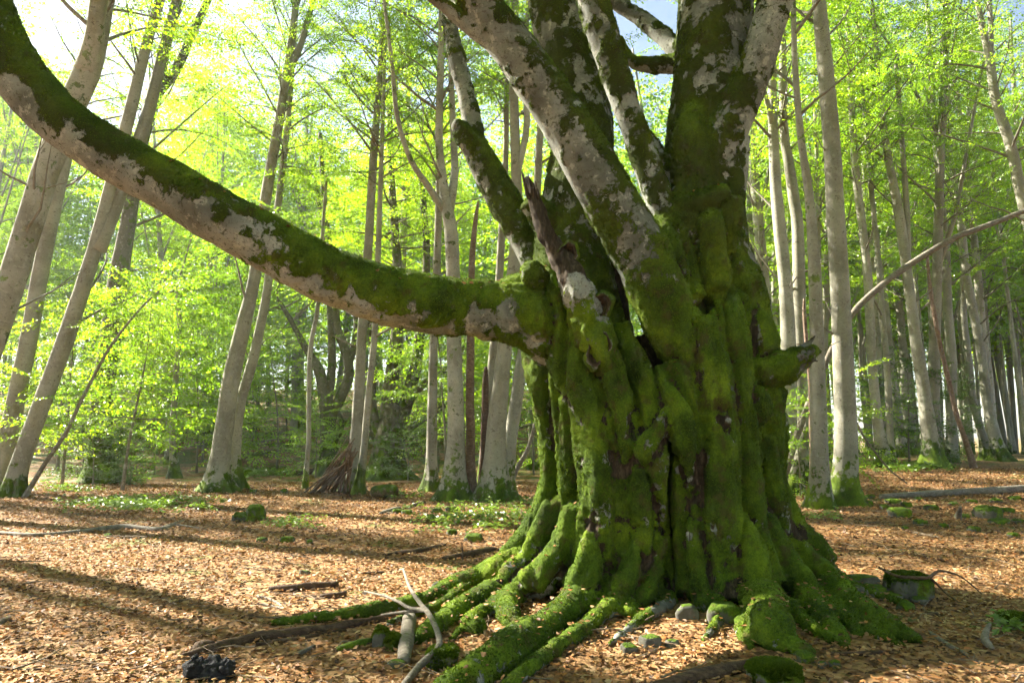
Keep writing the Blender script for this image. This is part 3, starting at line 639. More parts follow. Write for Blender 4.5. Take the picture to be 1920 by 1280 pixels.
def snag():
    pts = [(986, 334, 11, 6.75), (996, 356, 18, 6.72), (1012, 402, 25, 6.66), (1034, 450, 32, 6.6), (1060, 500, 42, 6.56), (1084, 552, 58, 6.52), (1104, 600, 62, 6.5), (1120, 650, 60, 6.5), (1138, 700, 40, 6.55)]
    rows = [[*at(p[0], p[1], p[3]), p[2] / 2 * mpp(p[0], p[1], p[3])] for p in pts]
    S = spline(rows, 0.03)
    rg = np.random.default_rng(5)
    def mod(P, a):
        Q = P[:, None, :] + 0.15 * np.stack([np.cos(a), np.sin(a), 0 * a], 1)[None]
        Q = Q.reshape(-1, 3) * np.array([1, 1, 0.25])
        return (1 + 0.55 * fbm(Q, 9, 5, 3) + 0.25 * vnoise(Q, 40, 9)).reshape(len(P), -1)
    V, Q, T = tube(S[:, :3], S[:, 3], 28, True, mod)
    for (a_, b_, w1) in (((992, 372), (978, 322), 9), ((1004, 380), (990, 326), 8), ((1010, 384), (1004, 340), 7), ((1040, 452), (1062, 486), 14), ((1046, 480), (1072, 520), 10)):
        R_ = np.array([[*at(a_[0], a_[1], 6.66), w1 * 0.5 * 0.005], [*at((a_[0] + b_[0]) / 2, (a_[1] + b_[1]) / 2, 6.63), w1 * 0.4 * 0.005], [*at(b_[0], b_[1], 6.63), 0.004]])
        v_, q_, t_ = tube(R_[:, :3], R_[:, 3], 5); Q = np.concatenate([Q, q_ + len(V)]); T = np.concatenate([T, t_ + len(V)]); V = np.concatenate([V, v_])
    me = raw_mesh('dead_limb', V - HERO, Q, T, M['hero'])
    h = V[:, 2]
    zt = at(1060, 500, 6.56)[2]
    n1 = fbm(V, 8, 3, 2)
    rot_shade = sstep(zt - 0.30, zt + 0.05, h + 0.22 * n1); mo = -0.12 + 0.9 * n1 + sstep(zt - 0.2, zt - 0.9, h) * 0.8 - rot_shade
    for an, arr in (('moss', mo), ('rot_shade', rot_shade)):
        a = me.attributes.new(an, 'FLOAT', 'POINT'); a.data.foreach_set('value', arr.astype(np.float32))
    o = link('dead_limb', me, HERO_ROOT); o['label'] = 'broken dead brown limb with a rotten hollow'
    # knot rings on the pale bark
    for (px, py, w_, Y) in ((1120, 572, 46, 6.42), (1122, 652, 50, 6.40), (1064, 474, 34, 6.50)):
        c = at(px, py, Y); r = w_ / 2 * mpp(px, py, Y)
        nrm = (CAM - c) / np.linalg.norm(CAM - c); s_ = np.cross(nrm, [0, 0, 1]); s_ /= np.linalg.norm(s_); t_ = np.cross(s_, nrm)
        mb = MB(); a = np.linspace(0, 2 * math.pi, 26, endpoint=False)
        prof = [(1.2, -0.45), (1.02, -0.05), (0.88, 0.12), (0.76, 0.02), (0.6, -0.3), (0.3, -0.6), (0.01, -0.65)]
        rows_ = []
        for (rr, hh) in prof:
            wob = 1 + 0.20 * np.sin(a * 2 + px) + 0.09 * np.sin(a * 3 + py) + 0.06 * np.sin(a * 7 + py)
            rows_.append(c + (np.cos(a) * rr * r * wob)[:, None] * s_ + (np.sin(a) * rr * r * 1.25 * wob)[:, None] * t_ + (hh * r + 0.08 * r * np.sin(a * 7))[:, None] * nrm)
        VV = np.concatenate(rows_); ns = 26
        i = np.arange(len(prof) - 1)[:, None] * ns; j = np.arange(ns)[None]; j2 = (j + 1) % ns
        QQ = np.stack([i + j, i + j2, i + ns + j2, i + ns + j], -1).reshape(-1, 4)
        me = raw_mesh('knot', VV - HERO, QQ, np.zeros((0, 3), int), M['hero'])
        rr = np.repeat([0.3, 0.5, 0.6, 0.9, 1, 1, 1], ns)
        for an, arr in (('moss', np.repeat([0.6, 0.2, -.15, -1, -1, -1, -1], ns)), ('rot_shade', rr)):
            a_ = me.attributes.new(an, 'FLOAT', 'POINT'); a_.data.foreach_set('value', np.asarray(arr, np.float32))
        link('knot', me, o)
snag()

# ------------------------------------------------------------------ foliage building blocks
def make_spray(L, rg, leaf=0.088, step=0.055, sub=0.12):
    """a flat fan of beech leaves along +X: leaf bases, directions, normals, sizes and the twig lines"""
    B, D, Nm, Z, tw = [], [], [], [], []
    def run(p0, ang, ln, droop):
        n = max(2, int(ln / step)); 
        c, s_ = math.cos(ang), math.sin(ang)
        for k in range(1, n + 1):
            t = k / n * ln
            p = p0 + np.array([c * t, s_ * t, -droop * t * t + rg.normal(0, 0.012)])
            a = ang + (1 if k % 2 else -1) * rg.uniform(0.5, 1.0) * (0.25 if k == n else 1)
            B.append(p); D.append([math.cos(a), math.sin(a), rg.normal(-0.30, 0.30)])
            Nm.append([rg.normal(0, 0.55), rg.normal(0, 0.55), 1]); Z.append(leaf * rg.uniform(0.65, 1.15))
        tw.append((p0, p0 + np.array([c * ln, s_ * ln, -droop * ln * ln])))
    run(np.zeros(3), 0, L, 0.07); tw.pop(); tw.append((np.zeros(3), np.array([L, 0, -0.07 * L * L])))
    x = 0.18 * L; sgn = 1
    while x < L * 0.95:
        ln = L * 0.50 * (1 - 0.75 * (x / L)) * rg.uniform(0.6, 1.15)
        run(np.array([x, 0, -0.07 * x * x]), sgn * rg.uniform(0.65, 1.0), max(ln, 0.08), 0.12)
        sgn = -sgn; x += sub * rg.uniform(0.7, 1.3)
    return [np.array(a, float) for a in (B, D, Nm, Z)] + [tw]
RGS = np.random.default_rng(21)
SPRAYS = [make_spray(RGS.uniform(0.9, 1.5), RGS) for _ in range(8)]
SPRAYS_FAR = [make_spray(RGS.uniform(1.3, 2.0), RGS, 0.22, 0.15, 0.30) for _ in range(6)]

def rot_to(d, up, roll):
    x = d / np.linalg.norm(d); y = np.cross(up, x); 
    if np.linalg.norm(y) < 1e-3: y = np.cross([0, 1, 0], x)
    y /= np.linalg.norm(y); z = np.cross(x, y)
    c, s_ = math.cos(roll), math.sin(roll); y, z = y * c + z * s_, z * c - y * s_
    return np.stack([x, y, z], 0)             # rows: local axes in world
class Foliage:
    def __init__(s): s.B = []; s.D = []; s.Nm = []; s.Z = []; s.tw = MB()
    def spray(s, p, d, rg, scale=1.0, lib=None, twig=True):
        lib = lib or SPRAYS; B, D, Nm, Z, tw = lib[rg.integers(len(lib))]
        R = rot_to(np.asarray(d, float), np.array([0, 0, 1.0]), rg.normal(0, 0.45))
        s.B.append(p + (B * scale) @ R); s.D.append(D @ R); s.Nm.append(Nm @ R); s.Z.append(Z * (0.55 + 0.45 * scale))
        if twig:
            a, b = tw[0]; P = np.stack([p, p + ((a + b) / 2 * scale + np.array([0, 0, 0.02])) @ R, p + (b * scale) @ R])
            s.tw.tube(P, [0.007 * scale, 0.005 * scale, 0.002], 3, False)
    def leaves_mesh(s, name, material, rg):
        B = np.concatenate(s.B); D = np.concatenate(s.D); Nm = np.concatenate(s.Nm); Z = np.concatenate(s.Z)
        D /= np.linalg.norm(D, axis=1)[:, None]; S_ = np.cross(Nm, D); S_ /= np.linalg.norm(S_, axis=1)[:, None]; U = np.cross(D, S_)
        k = len(B); Zc = Z[:, None]
        V = np.stack([B, B + D * Zc * 0.5 + S_ * Zc * 0.33 + U * Zc * 0.10, B + D * Zc - U * Zc * 0.08, B + D * Zc * 0.5 - S_ * Zc * 0.33 + U * Zc * 0.10], 1).reshape(-1, 3)
        mb = MB(); mb.add(V, np.arange(k * 4).reshape(-1, 4), None, np.repeat(np.clip(rg.normal(0.5, 0.25, k), 0, 1), 4))
        return mb.mesh(name, material, None, False, True)

def crown(seed, H, nb, lmin, lmax, el0, el1, far=False, low=0.0, per=0.37, r0=0.05, material='leaf', lens=None, sscale=1.0):
    """branches + leaves around a vertical axis from z=0 to H"""
    rg = np.random.default_rng(seed); fo = Foliage(); br = MB()
    az = rg.uniform(0, 6.28)
    for k in range(nb):
        t = (k + rg.uniform(0, 1)) / nb; h = low + t * (H - low)
        az += 2.4 + rg.normal(0, 0.4)
        prof = (lens(t) if lens else (1.0 - 0.75 * t ** 1.6))
        L = rg.uniform(lmin, lmax) * prof
        el = el0 + (el1 - el0) * t + rg.normal(0, 0.12)
        hd = np.array([math.cos(az), math.sin(az), 0])
        pts = [np.array([0, 0, h])]; d = hd * math.cos(el) + np.array([0, 0, math.sin(el)])
        ns = 6; bend = rg.normal(-0.04, 0.07); side = np.array([-hd[1], hd[0], 0]) * rg.normal(0, 0.10)
        for q in range(ns):
            pts.append(pts[-1] + d * L / ns); d = d + np.array([0, 0, bend]) + side + rg.normal(0, 0.05, 3); d /= np.linalg.norm(d)
        P = np.array(pts); rr = r0 * (0.5 + 0.5 * prof) * (L / lmax) * np.linspace(1, 0.16, ns + 1)
        br.tube(P, rr, 5, False)
        arc = L * 0.22; sg = 1
        while arc < L:
            u = arc / L * ns; i = min(int(u), ns - 1); p = P[i] + (P[i + 1] - P[i]) * (u - i)
            dd = P[i + 1] - P[i]; dd /= np.linalg.norm(dd)
            sd_ = np.cross([0, 0, 1], dd); sd_ /= np.linalg.norm(sd_) + 1e-6
            a = rg.uniform(0.5, 1.1); v = dd * math.cos(a) + sd_ * sg * math.sin(a); v[2] = v[2] * 0.35 + rg.normal(0.02, 0.12)
            fo.spray(p, v, rg, rg.uniform(0.75, 1.25) * (1.15 - 0.4 * arc / L) * sscale, SPRAYS_FAR if far else None, not far)
            sg = -sg; arc += per * rg.uniform(0.7, 1.3) * (1.6 if far else 1)
        fo.spray(P[-1], P[-1] - P[-2], rg, 0.9 * sscale, SPRAYS_FAR if far else None, not far)
    if fo.tw.nv: br.add(np.concatenate(fo.tw.V), np.concatenate(fo.tw.Q) if fo.tw.Q else None)
    return br.mesh('branches', M['twig']), fo.leaves_mesh('crown', M[material], rg)

CR = {}
CR['A'] = crown(1, 12, 40, 2.2, 4.2, 0.55, 1.05)
CR['B'] = crown(2, 13, 44, 2.0, 3.8, 0.35, 1.0)
CR['C'] = crown(3, 11, 38, 2.4, 4.6, 0.7, 1.1)
CR['L'] = crown(4, 7, 30, 1.6, 3.6, 0.10, 0.6, per=0.36)                 # low spreading understorey crown
CR['M'] = crown(5, 6, 30, 1.4, 3.0, 0.05, 0.5, per=0.36)
CR['S'] = crown(6, 3.4, 24, 0.7, 1.9, 0.05, 0.5, per=0.30, r0=0.016)      # sapling
CR['T'] = crown(7, 2.6, 18, 0.6, 1.5, 0.0, 0.5, per=0.28, r0=0.013)
CR['F'] = crown(8, 14, 48, 2.4, 4.6, 0.4, 1.0, far=True)
CR['G'] = crown(9, 12, 46, 2.2, 4.4, 0.2, 0.9, far=True)
CR['D'] = crown(10, 2.2, 22, 0.6, 1.5, 0.15, 0.8, per=0.26, r0=0.014, material='leaf_dark')   # dark bush
CR['E'] = crown(12, 4.0, 24, 0.8, 2.0, 0.1, 0.6, per=0.30, r0=0.016, material='leaf_dark')

def trunk_tube(rows, sides=14, flare=0.9, lobes=5, seed=0, step=0.22, base=None, flare_h=0.30):
    S = spline(rows, step); rg = np.random.default_rng(seed); ph = rg.uniform(0, 6.28); ph2 = rg.uniform(0, 6.28)
    b = S[0, :3] if base is None else base
    def mod(P, a):
        h = np.maximum(P[:, 2] - b[2], 0)[:, None]
        f = flare * np.exp(-h / flare_h)
        lob = 0.5 + 0.5 * np.cos(lobes * a[None] + ph + 0.6 * np.sin(2 * a[None] + ph2))
        Q = (P[:, None, :] + 0.3 * np.stack([np.cos(a), np.sin(a), 0 * a], 1)[None]).reshape(-1, 3)
        return 1 + f * (0.25 + 0.75 * lob) + 0.05 * fbm(Q, 2.5, seed, 2).reshape(len(P), -1)
    return tube(S[:, :3], S[:, 3], sides, True, mod)

def px_rows(path, Y, dy=0.0):
    rows = []
    for i, p in enumerate(path):
        y = Y + dy * i / max(1, len(path) - 1)
        rows.append([*at(p[0], p[1], y), p[2] / 2 * mpp(p[0], p[1], y)])
    return rows
def extend(rows, height, taper=0.25):
    """carry a stem on above the frame"""
    a, b = np.array(rows[-2]), np.array(rows[-1]); d = b[:3] - a[:3]; d /= np.linalg.norm(d)
    z0 = rows[0][2]; r = b[3]; p = b[:3].copy(); k = 0
    top = z0 + height; n = max(1, int((top - p[2]) / 2.0)); r_end = r * taper
    for i in range(n):
        d = d + np.array([0, 0, 0.10]); d /= np.linalg.norm(d); p = p + d * 2.0
        rows.append([*p, r + (r_end - r) * (i + 1) / n])
    return rows
def axis_at(rows, z):
    R = np.array(rows)
    for i in range(len(R) - 1):
        if R[i + 1][2] >= z:
            f = (z - R[i][2]) / (R[i + 1][2] - R[i][2] + 1e-6); 
            return R[i][:3] + (R[i + 1][:3] - R[i][:3]) * f, R[min(i + 3, len(R) - 1)][:3] - R[i][:3]
    return R[-1][:3], R[-1][:3] - R[-2][:3]
CNT = [0]
def put_crown(parent, org, key, p, d, scale, spin):
    q = Vector((0, 0, 1)).rotation_difference(Vector(d).normalized())
    for nm, me in zip(('branches', 'crown'), CR[key]):
        o = link(nm, me, parent); o.location = Vector(p - org); o.rotation_mode = 'QUATERNION'
        o.rotation_quaternion = q @ Matrix.Rotation(spin, 4, 'Z').to_quaternion(); o.scale = scale if isinstance(scale, tuple) else (scale,) * 3
TREES = []
def tree(name, label, path, Y=None, mt='bark', cr=(), forks=(), height=19, flare=0.9, group=None, lobes=5, ext=True, cat='tree', dy=0.0, fh=0.36, sides=20):
    CNT[0] += 1; rg = np.random.default_rng(100 + CNT[0])
    if Y is None: Y = ground_at(path[0][0], path[0][1])[1]
    rows = px_rows(path, Y, dy); g0 = gz(rows[0][0], rows[0][1])
    org = np.array([rows[0][0], rows[0][1], g0])
    r0 = list(rows[0]); 
    if rows[0][2] > g0 + 0.02:                   # foot hidden or out of the frame: carry it down to the soil
        a, b = np.array(rows[0]), np.array(rows[1]); d = (a - b)[:3]; d /= abs(d[2]) + 1e-6
        q = a[:3] + d * (a[2] - g0); g0 = gz(q[0], q[1]); org = np.array([q[0], q[1], g0]); rows.insert(0, [*q, a[3] * 1.08])
    d0 = np.array(rows[1]) - np.array(rows[0]); d0 = d0[:3] / np.linalg.norm(d0[:3])
    rows.insert(0, [*(np.array(rows[0][:3]) - d0 * 0.25), rows[0][3]])
    if ext: rows = extend(rows, height)
    root = empty(name, org, label, cat, group)
    V, Q, T = trunk_tube(rows, sides, flare * 1.35, lobes, CNT[0], 0.16, org, fh)
    tk = link('trunk', raw_mesh('trunk', V - org, Q, T, M[mt]), root)
    for f in forks:
        fr = px_rows(f, Y, rg.normal(0, 0.6)); 
        if ext and f[-1][1] < 20: fr = extend(fr, height * 0.95)
        V, Q, T = trunk_tube(fr, 10, 0, 4, CNT[0] + 50, 0.3)
        link('limb', raw_mesh('limb', V - org, Q, T, M[mt]), tk)
    if ext:                                      # bare side branches and twigs below the crown
        for q_ in range(5):
            p, d = axis_at(rows, g0 + rg.uniform(3.0, 11.5)); a = rg.uniform(0, 6.28); L = rg.uniform(0.5, 2.6); v = np.array([math.cos(a), math.sin(a) * 0.6, rg.uniform(0.2, 1.0)]); v /= np.linalg.norm(v)
            R_ = [[*p, 0.012 + 0.012 * L]]
            for j_ in range(5): p = p + v * L / 5; v = v + rg.normal(0, 0.14, 3) + np.array([0, 0, 0.06]); v /= np.linalg.norm(v); R_.append([*p, (0.012 + 0.012 * L) * (1 - 0.17 * (j_ + 1))])
            R_ = np.array(R_); V, Q, T = tube(R_[:, :3], R_[:, 3], 5, True)
            if L > 1.2:
                k_ = R_[3, :3]; v2 = v + rg.normal(0, 0.5, 3); v2 /= np.linalg.norm(v2); m2 = np.stack([k_, k_ + v2 * L * 0.2, k_ + v2 * L * 0.38 + [0, 0, 0.08]]); V2, Q2, T2 = tube(m2, [0.012, 0.009, 0.004], 4, True)
                Q = np.concatenate([Q, Q2 + len(V)]); T = np.concatenate([T, T2 + len(V)]); V = np.concatenate([V, V2])
            link('side_branch', raw_mesh('side_branch', V - org, Q, T, M['twig']), tk)
    for (key, hb, sc) in cr:
        p, d = axis_at(rows, g0 + hb); put_crown(root, org, key, p, d, sc, rg.uniform(0, 6.28))
    TREES.append((org[0], org[1])); return root

# ---- traced trees, left to right (photograph pixels: x, y, width)
tree('leaning_beech', 'thick rough leaning beech crossing behind the long limb at the left edge', [(-128, 960, 54.6), (-60, 760, 49.9), (8, 570, 46.8), (52, 430, 45.2), (90, 310, 45.2), (130, 210, 45.2), (165, 130, 43.7), (185, 60, 35.9), (200, 0, 28.1)], 13.5, 'bark_patchy', [('A', 9.0, 1.0)], [[(160, 140, 44), (175, 80, 34), (185, 0, 30)]])
tree('leaning_beech', 'pale leaning beech directly behind the leftmost trunk', [(-8, 915, 36), (8, 850, 31.7), (30, 750, 30.2), (55, 630, 28.8), (82, 480, 27.4), (110, 350, 24.5), (140, 220, 21.6), (165, 100, 18.7)], 19, 'bark', [('B', 10, (0.55, 0.55, 0.9))])
tree('leaning_beech', 'pale leaning beech with mossy foot at the left edge of the clearing', [(22, 932, 32.2), (34, 880, 30.8), (62, 800, 30.8), (112, 667, 30.8), (150, 555, 28), (178, 465, 25.2), (208, 350, 23.1), (240, 225, 21.7), (277, 75, 18.2), (300, 0, 16.8)], None, 'bark', [('A', 10.5, (0.5, 0.5, 0.9))], [[(185, 470, 26), (215, 390, 25), (262, 262, 24), (285, 185, 22), (315, 56, 17), (330, 0, 15)]], flare=0.8)
tree('ivy_clad_beech', 'dark mossy old trunk rising out of the bush on the left', [(188, 905, 48), (188, 830, 41.6), (192, 740, 36.8), (206, 640, 35.2), (222, 520, 33.6), (240, 420, 27.2), (262, 280, 24), (290, 180, 22.4), (318, 60, 16), (335, 0, 14.4)], 23, 'bark_dark', [('A', 8, 1.1)], [[(292, 178, 20), (330, 130, 18), (358, 70, 15), (390, 0, 13)]])
tree('thin_tree', 'thin bent stem leaning right beside the mossy-footed trunk at the left edge', [(56, 915, 9), (90, 860, 8.2), (124, 810, 7.5), (150, 755, 6.8), (176, 705, 6), (210, 645, 5.2), (262, 580, 4.5), (300, 544, 3)], 17.5, 'twig', [('T', 4.0, 0.7)], ext=False, flare=0.3, sides=8)
tree('thin_tree', 'slender young tree standing between the dark trunk and the leaning pair', [(330, 905, 20), (326, 860, 14), (324, 817, 12), (328, 740, 11), (331, 686, 10), (337, 611, 9), (330, 540, 6)], 25, 'bark', [('S', 3.2, 1.3)], ext=False, flare=0.8, sides=9)
tree('leaning_beech', 'tall straight beech with mossy buttress foot leaning right, front of a pair', [(408, 922, 37.7), (411, 874, 34.4), (421, 800, 33.6), (431, 724, 32), (446, 655, 29.5), (461, 592, 26.2), (476, 525, 22.1), (495, 394, 20.5), (512, 290, 18.9), (527, 206, 17.2), (544, 94, 13.9), (556, 0, 11.5)], None, 'bark', [('C', 10, (0.6, 0.6, 0.9))], [[(536, 150, 13), (562, 90, 12), (575, 45, 11), (588, 0, 9)]], flare=1.1, lobes=6)
tree('leaning_beech', 'thinner beech close behind the tall leaning one, back of the pair', [(440, 905, 25.3), (441, 855, 19.5), (450, 761, 18.4), (476, 667, 18.4), (499, 555, 16.1), (512, 450, 13.8), (525, 356, 12.6), (540, 225, 10.3), (550, 100, 8)], 20.5, 'bark', [('B', 9, 0.8)], flare=1.0)
tree('thin_tree', 'thin pale pole-like stem standing left of the stick shelter', [(572, 916, 11), (577, 850, 9), (579, 817, 9), (580, 700, 9), (584, 640, 9), (596, 574, 8), (604, 450, 7), (612, 330, 6)], None, 'bark', [('S', 6.0, 1.0)], ext=False, flare=0.3, sides=8)
tree('forked_old_tree', 'dark crooked old tree with spreading limbs behind the stick shelter', [(618, 880, 40), (616, 830, 32), (612, 760, 27), (600, 700, 20), (578, 660, 14), (567, 641, 12), (545, 600, 9), (522, 562, 7)], 27, 'bark_dark', [('L', 5, 1.0)], [[(614, 800, 20), (640, 740, 20), (655, 700, 18), (645, 650, 17), (631, 611, 16), (625, 520, 14), (610, 400, 11), (600, 250, 8)], [(612, 770, 18), (622, 690, 16), (620, 600, 13), (612, 480, 10), (590, 330, 8)], [(650, 700, 14), (665, 640, 13), (668, 590, 11), (650, 500, 9)], [(620, 840, 12), (640, 800, 11), (632, 770, 9), (615, 740, 8)]], ext=False, flare=0.6)
tree('slim_beech', 'pale slim beech that props up the stick shelter', [(660, 922, 30), (663, 880, 25), (668, 817, 23), (674, 720, 20), (678, 640, 18), (684, 540, 17), (692, 440, 16), (700, 300, 15), (712, 150, 12), (722, 0, 9)], None, 'bark', [('A', 9, 0.8)], flare=1.0)
tree('slim_beech', 'second slim stem just right of the shelter tree', [(672, 915, 18), (681, 855, 14), (691, 742, 13), (702, 630, 12), (708, 500, 11), (714, 330, 9)], 18.3, 'bark', [('B', 8, 0.7)], flare=0.6)
tree('old_pollard_beech', 'stout old multi-stemmed tree with dark mossy bole in the middle distance', [(728, 900, 80), (728, 870, 66), (730, 830, 58), (733, 790, 44), (730, 742, 30), (738, 682, 26), (746, 600, 22), (745, 500, 18), (735, 350, 13), (730, 200, 10)], 25, 'bark_dark', [('L', 5, 1.1), ('M', 8, 1.2)], [[(740, 810, 36), (760, 760, 28), (774, 710, 24), (781, 680, 22), (790, 600, 18), (800, 480, 14), (790, 330, 10)], [(720, 820, 26), (703, 790, 20), (697, 740, 16), (700, 680, 12), (690, 600, 9)], [(745, 830, 18), (770, 800, 15), (800, 782, 12), (835, 760, 8)], [(765, 755, 14), (800, 715, 12), (840, 690, 9), (870, 650, 7)]], ext=False, flare=0.5)
tree('slim_beech', 'slim grey beech with mossy foot left of the pale trunk cluster', [(808, 922, 26), (809, 880, 21), (810, 800, 19), (811, 742, 18), (813, 649, 16), (820, 480, 14), (824, 300, 12), (828, 100, 9)], None, 'bark_patchy', [('C', 8.5, 0.8)], flare=0.9)
tree('pale_beech', 'pale sunlit beech with yellow-green mossy foot, leftmost of the cluster', [(850, 938, 40), (852, 890, 37), (855, 817, 33), (854, 740, 30), (852, 667, 28), (850, 580, 27), (849, 499, 26), (845, 430, 25), (838, 390, 23), (828, 320, 16), (823, 255, 14), (826, 130, 13), (828, 20, 11)], None, 'bark_patchy', [('A', 9, 0.9)], [[(842, 400, 18), (852, 330, 15), (851, 270, 13), (846, 150, 10), (845, 40, 9)], [(836, 400, 14), (800, 345, 12), (770, 300, 10), (745, 220, 9), (735, 120, 8), (720, 0, 6)]], flare=1.1)
tree('dead_tree', 'barkless reddish dead trunk in the middle of the pale cluster', [(880, 936, 28), (881, 911, 19), (882, 820, 17), (881, 740, 16), (882, 667, 15), (883, 560, 13), (886, 470, 11), (892, 410, 8), (897, 378, 4)], None, 'dead_red', flare=1.0, ext=False)
tree('pale_beech', 'broad pale beech with heavily mossed buttress foot, thickest of the cluster', [(928, 940, 46), (928, 895, 42.3), (930, 817, 36.8), (937, 740, 32.2), (945, 665, 28.5), (955, 570, 25.8), (965, 480, 23), (969, 380, 20.2), (966, 270, 18.4), (963, 150, 16.6), (966, 0, 12.9)], None, 'bark', [('B', 10, 0.9)], [[(966, 340, 14), (978, 290, 13), (988, 230, 12), (985, 120, 10), (990, 0, 8)]], flare=1.2, lobes=6)
tree('pale_beech', 'pale beech leaning right behind the thickest trunk of the cluster', [(948, 915, 28), (956, 830, 25), (965, 770, 24), (976, 690, 22), (990, 600, 20), (1000, 480, 17), (1010, 300, 14)], 18, 'bark', [('A', 10, 0.8)], flare=0.8)
tree('broken_snag', 'broken brown rotten trunk standing in the pale cluster', [(906, 925, 18), (907, 860, 15), (909, 780, 14), (910, 720, 12), (911, 688, 6)], 17.5, 'dead', flare=0.8, ext=False)
tree('pale_beech', 'slim grey beech at the back of the pale cluster behind the rotten snag', [(905, 915, 22), (912, 800, 17), (922, 690, 16), (932, 580, 15), (940, 450, 14), (948, 300, 11), (950, 150, 9)], 19, 'bark', [('C', 10, 0.7)], flare=0.7)
tree('leaning_stick', 'bare thin stem leaning right between the pale cluster and the old beech', [(955, 916, 11), (968, 880, 9), (987, 847, 8), (998, 815, 7), (1003, 790, 5)], None, 'dead_grey', flare=0.2, ext=False, sides=8, cat='dead stem')
tree('slim_beech', 'slim far tree seen just left of the old beech trunk', [(997, 888, 14), (996, 830, 10), (995, 740, 9), (998, 640, 8), (1002, 500, 7)], 30, 'bark', [('F', 8, 0.8)], flare=0.8)
# ---- right of the old beech
tree('tall_beech', 'tall grey beech nearest the old trunk on its right', [(1476, 905, 35.2), (1477, 870, 29.9), (1479, 780, 29), (1479, 682, 28.2), (1474, 551, 24.6), (1462, 430, 22.9), (1454, 340, 20.2), (1450, 250, 17.6), (1448, 160, 15), (1450, 60, 12.3)], 18.5, 'bark', [('A', 9, 0.9)], [[(1450, 240, 12), (1438, 190, 10), (1428, 150, 8), (1420, 60, 7)]], flare=0.5)
tree('leaning_tree', 'short mossy leaning tree at the foot of the tall beech beside the old tree', [(1488, 915, 34), (1497, 870, 24), (1506, 830, 20), (1514, 790, 17), (1522, 740, 14), (1530, 690, 12), (1540, 640, 10)], 17.5, 'bark_patchy', flare=0.6, ext=False)
tree('tall_beech', 'tall slim beech second from the old trunk on its right', [(1502, 915, 28), (1503, 800, 24), (1501, 639, 22), (1498, 520, 22), (1495, 420, 21), (1488, 370, 20), (1478, 300, 18), (1470, 244, 16), (1468, 112, 13), (1466, 0, 11)], 19, 'bark', [('B', 9, 0.9)], flare=0.6)
tree('tall_beech', 'mossy-patched beech with yellow-green mossy foot touching the big right trunk', [(1538, 952, 36), (1537, 900, 33), (1536, 814, 30), (1533, 720, 28), (1531, 617, 25), (1527, 510, 22), (1522, 420, 19), (1515, 350, 16), (1502, 260, 13), (1491, 130, 11), (1487, 0, 9)], None, 'bark_patchy', [('A', 10, 0.9)], flare=0.7)
tree('tall_beech', 'thick smooth grey beech with root buttresses, largest trunk on the right', [(1584, 945, 50), (1584, 900, 45), (1586, 857, 42), (1585, 780, 39), (1581, 682, 37), (1577, 590, 35), (1573, 507, 34), (1567, 412, 33), (1562, 310, 31), (1555, 215, 30), (1546, 110, 28), (1535, 0, 25)], None, 'bark', [('C', 11, 1.0)], flare=0.85, lobes=4)
tree('dead_tree', 'thin reddish broken dead stem in front of the mossy-patched right beech', [(1524, 930, 12), (1523, 860, 10), (1521, 780, 10), (1520, 726, 9), (1513, 650, 8), (1508, 590, 7), (1507, 560, 3)], 16.4, 'dead_red', flare=0.3, ext=False, sides=8)
tree('slim_beech', 'grey beech leaning left, first behind the largest right trunk', [(1660, 876, 30), (1652, 830, 21), (1644, 780, 18), (1636, 690, 17), (1632, 617, 16), (1627, 520, 16), (1619, 442, 15), (1606, 337, 14), (1598, 225, 12), (1592, 100, 9)], None, 'bark', [('B', 9, 0.9)], flare=0.7)
tree('slim_beech', 'thin twin grey beech close right of the left-leaning one', [(1672, 872, 16), (1668, 800, 13), (1664, 700, 12), (1655, 600, 11), (1648, 500, 10), (1636, 380, 9), (1622, 220, 8)], 24, 'bark', [('A', 10, 0.8)], flare=0.6)
tree('slim_beech', 'strong grey beech leaning left above the dark bush on the right', [(1750, 876, 36), (1745, 830, 28), (1738, 780, 25), (1729, 710, 22), (1719, 650, 20), (1703, 529, 18), (1690, 430, 18), (1678, 360, 16), (1663, 280, 13), (1650, 180, 11), (1640, 60, 8)], None, 'bark', [('C', 10, 0.9)], [[(1705, 540, 11), (1702, 470, 11), (1700, 390, 10), (1690, 250, 9), (1680, 120, 7)]], flare=0.9)
tree('slim_beech', 'curved grey beech, right stem of the pair near the right edge', [(1876, 864, 28), (1866, 820, 20), (1855, 770, 18), (1845, 700, 17), (1836, 639, 16), (1820, 560, 15), (1811, 510, 14), (1803, 430, 13), (1796, 375, 11), (1780, 280, 9), (1770, 150, 7)], None, 'bark', [('A', 9, 0.9)], flare=0.8)
tree('slim_beech', 'curved grey beech, left stem of the pair near the right edge', [(1856, 866, 22), (1843, 820, 15), (1824, 748, 14), (1814, 660, 13), (1807, 595, 12), (1806, 500, 11), (1800, 400, 9), (1810, 280, 7)], 27.5, 'bark', [('B', 9, 0.9)], flare=0.8)
tree('slim_beech', 'tall pale forked beech leaning left in the top right corner', [(2010, 900, 30), (1995, 760, 27), (1962, 550, 24), (1930, 420, 21), (1912, 356, 19), (1897, 281, 18), (1867, 187, 16), (1856, 112, 15), (1842, 50, 11), (1832, 0, 9)], 20, 'bark', [('A', 9, 0.9)], [[(1858, 125, 10), (1858, 60, 9), (1855, 0, 8)]], flare=0.7)
tree('leaning_dead_tree', 'thin brown dead stem leaning left near the right pair', [(1826, 877, 12), (1812, 830, 10), (1794, 779, 9), (1778, 710, 9), (1763, 647, 8), (1752, 590, 8), (1744, 540, 7), (1738, 470, 5)], None, 'dead_red', flare=0.3, ext=False, sides=8)
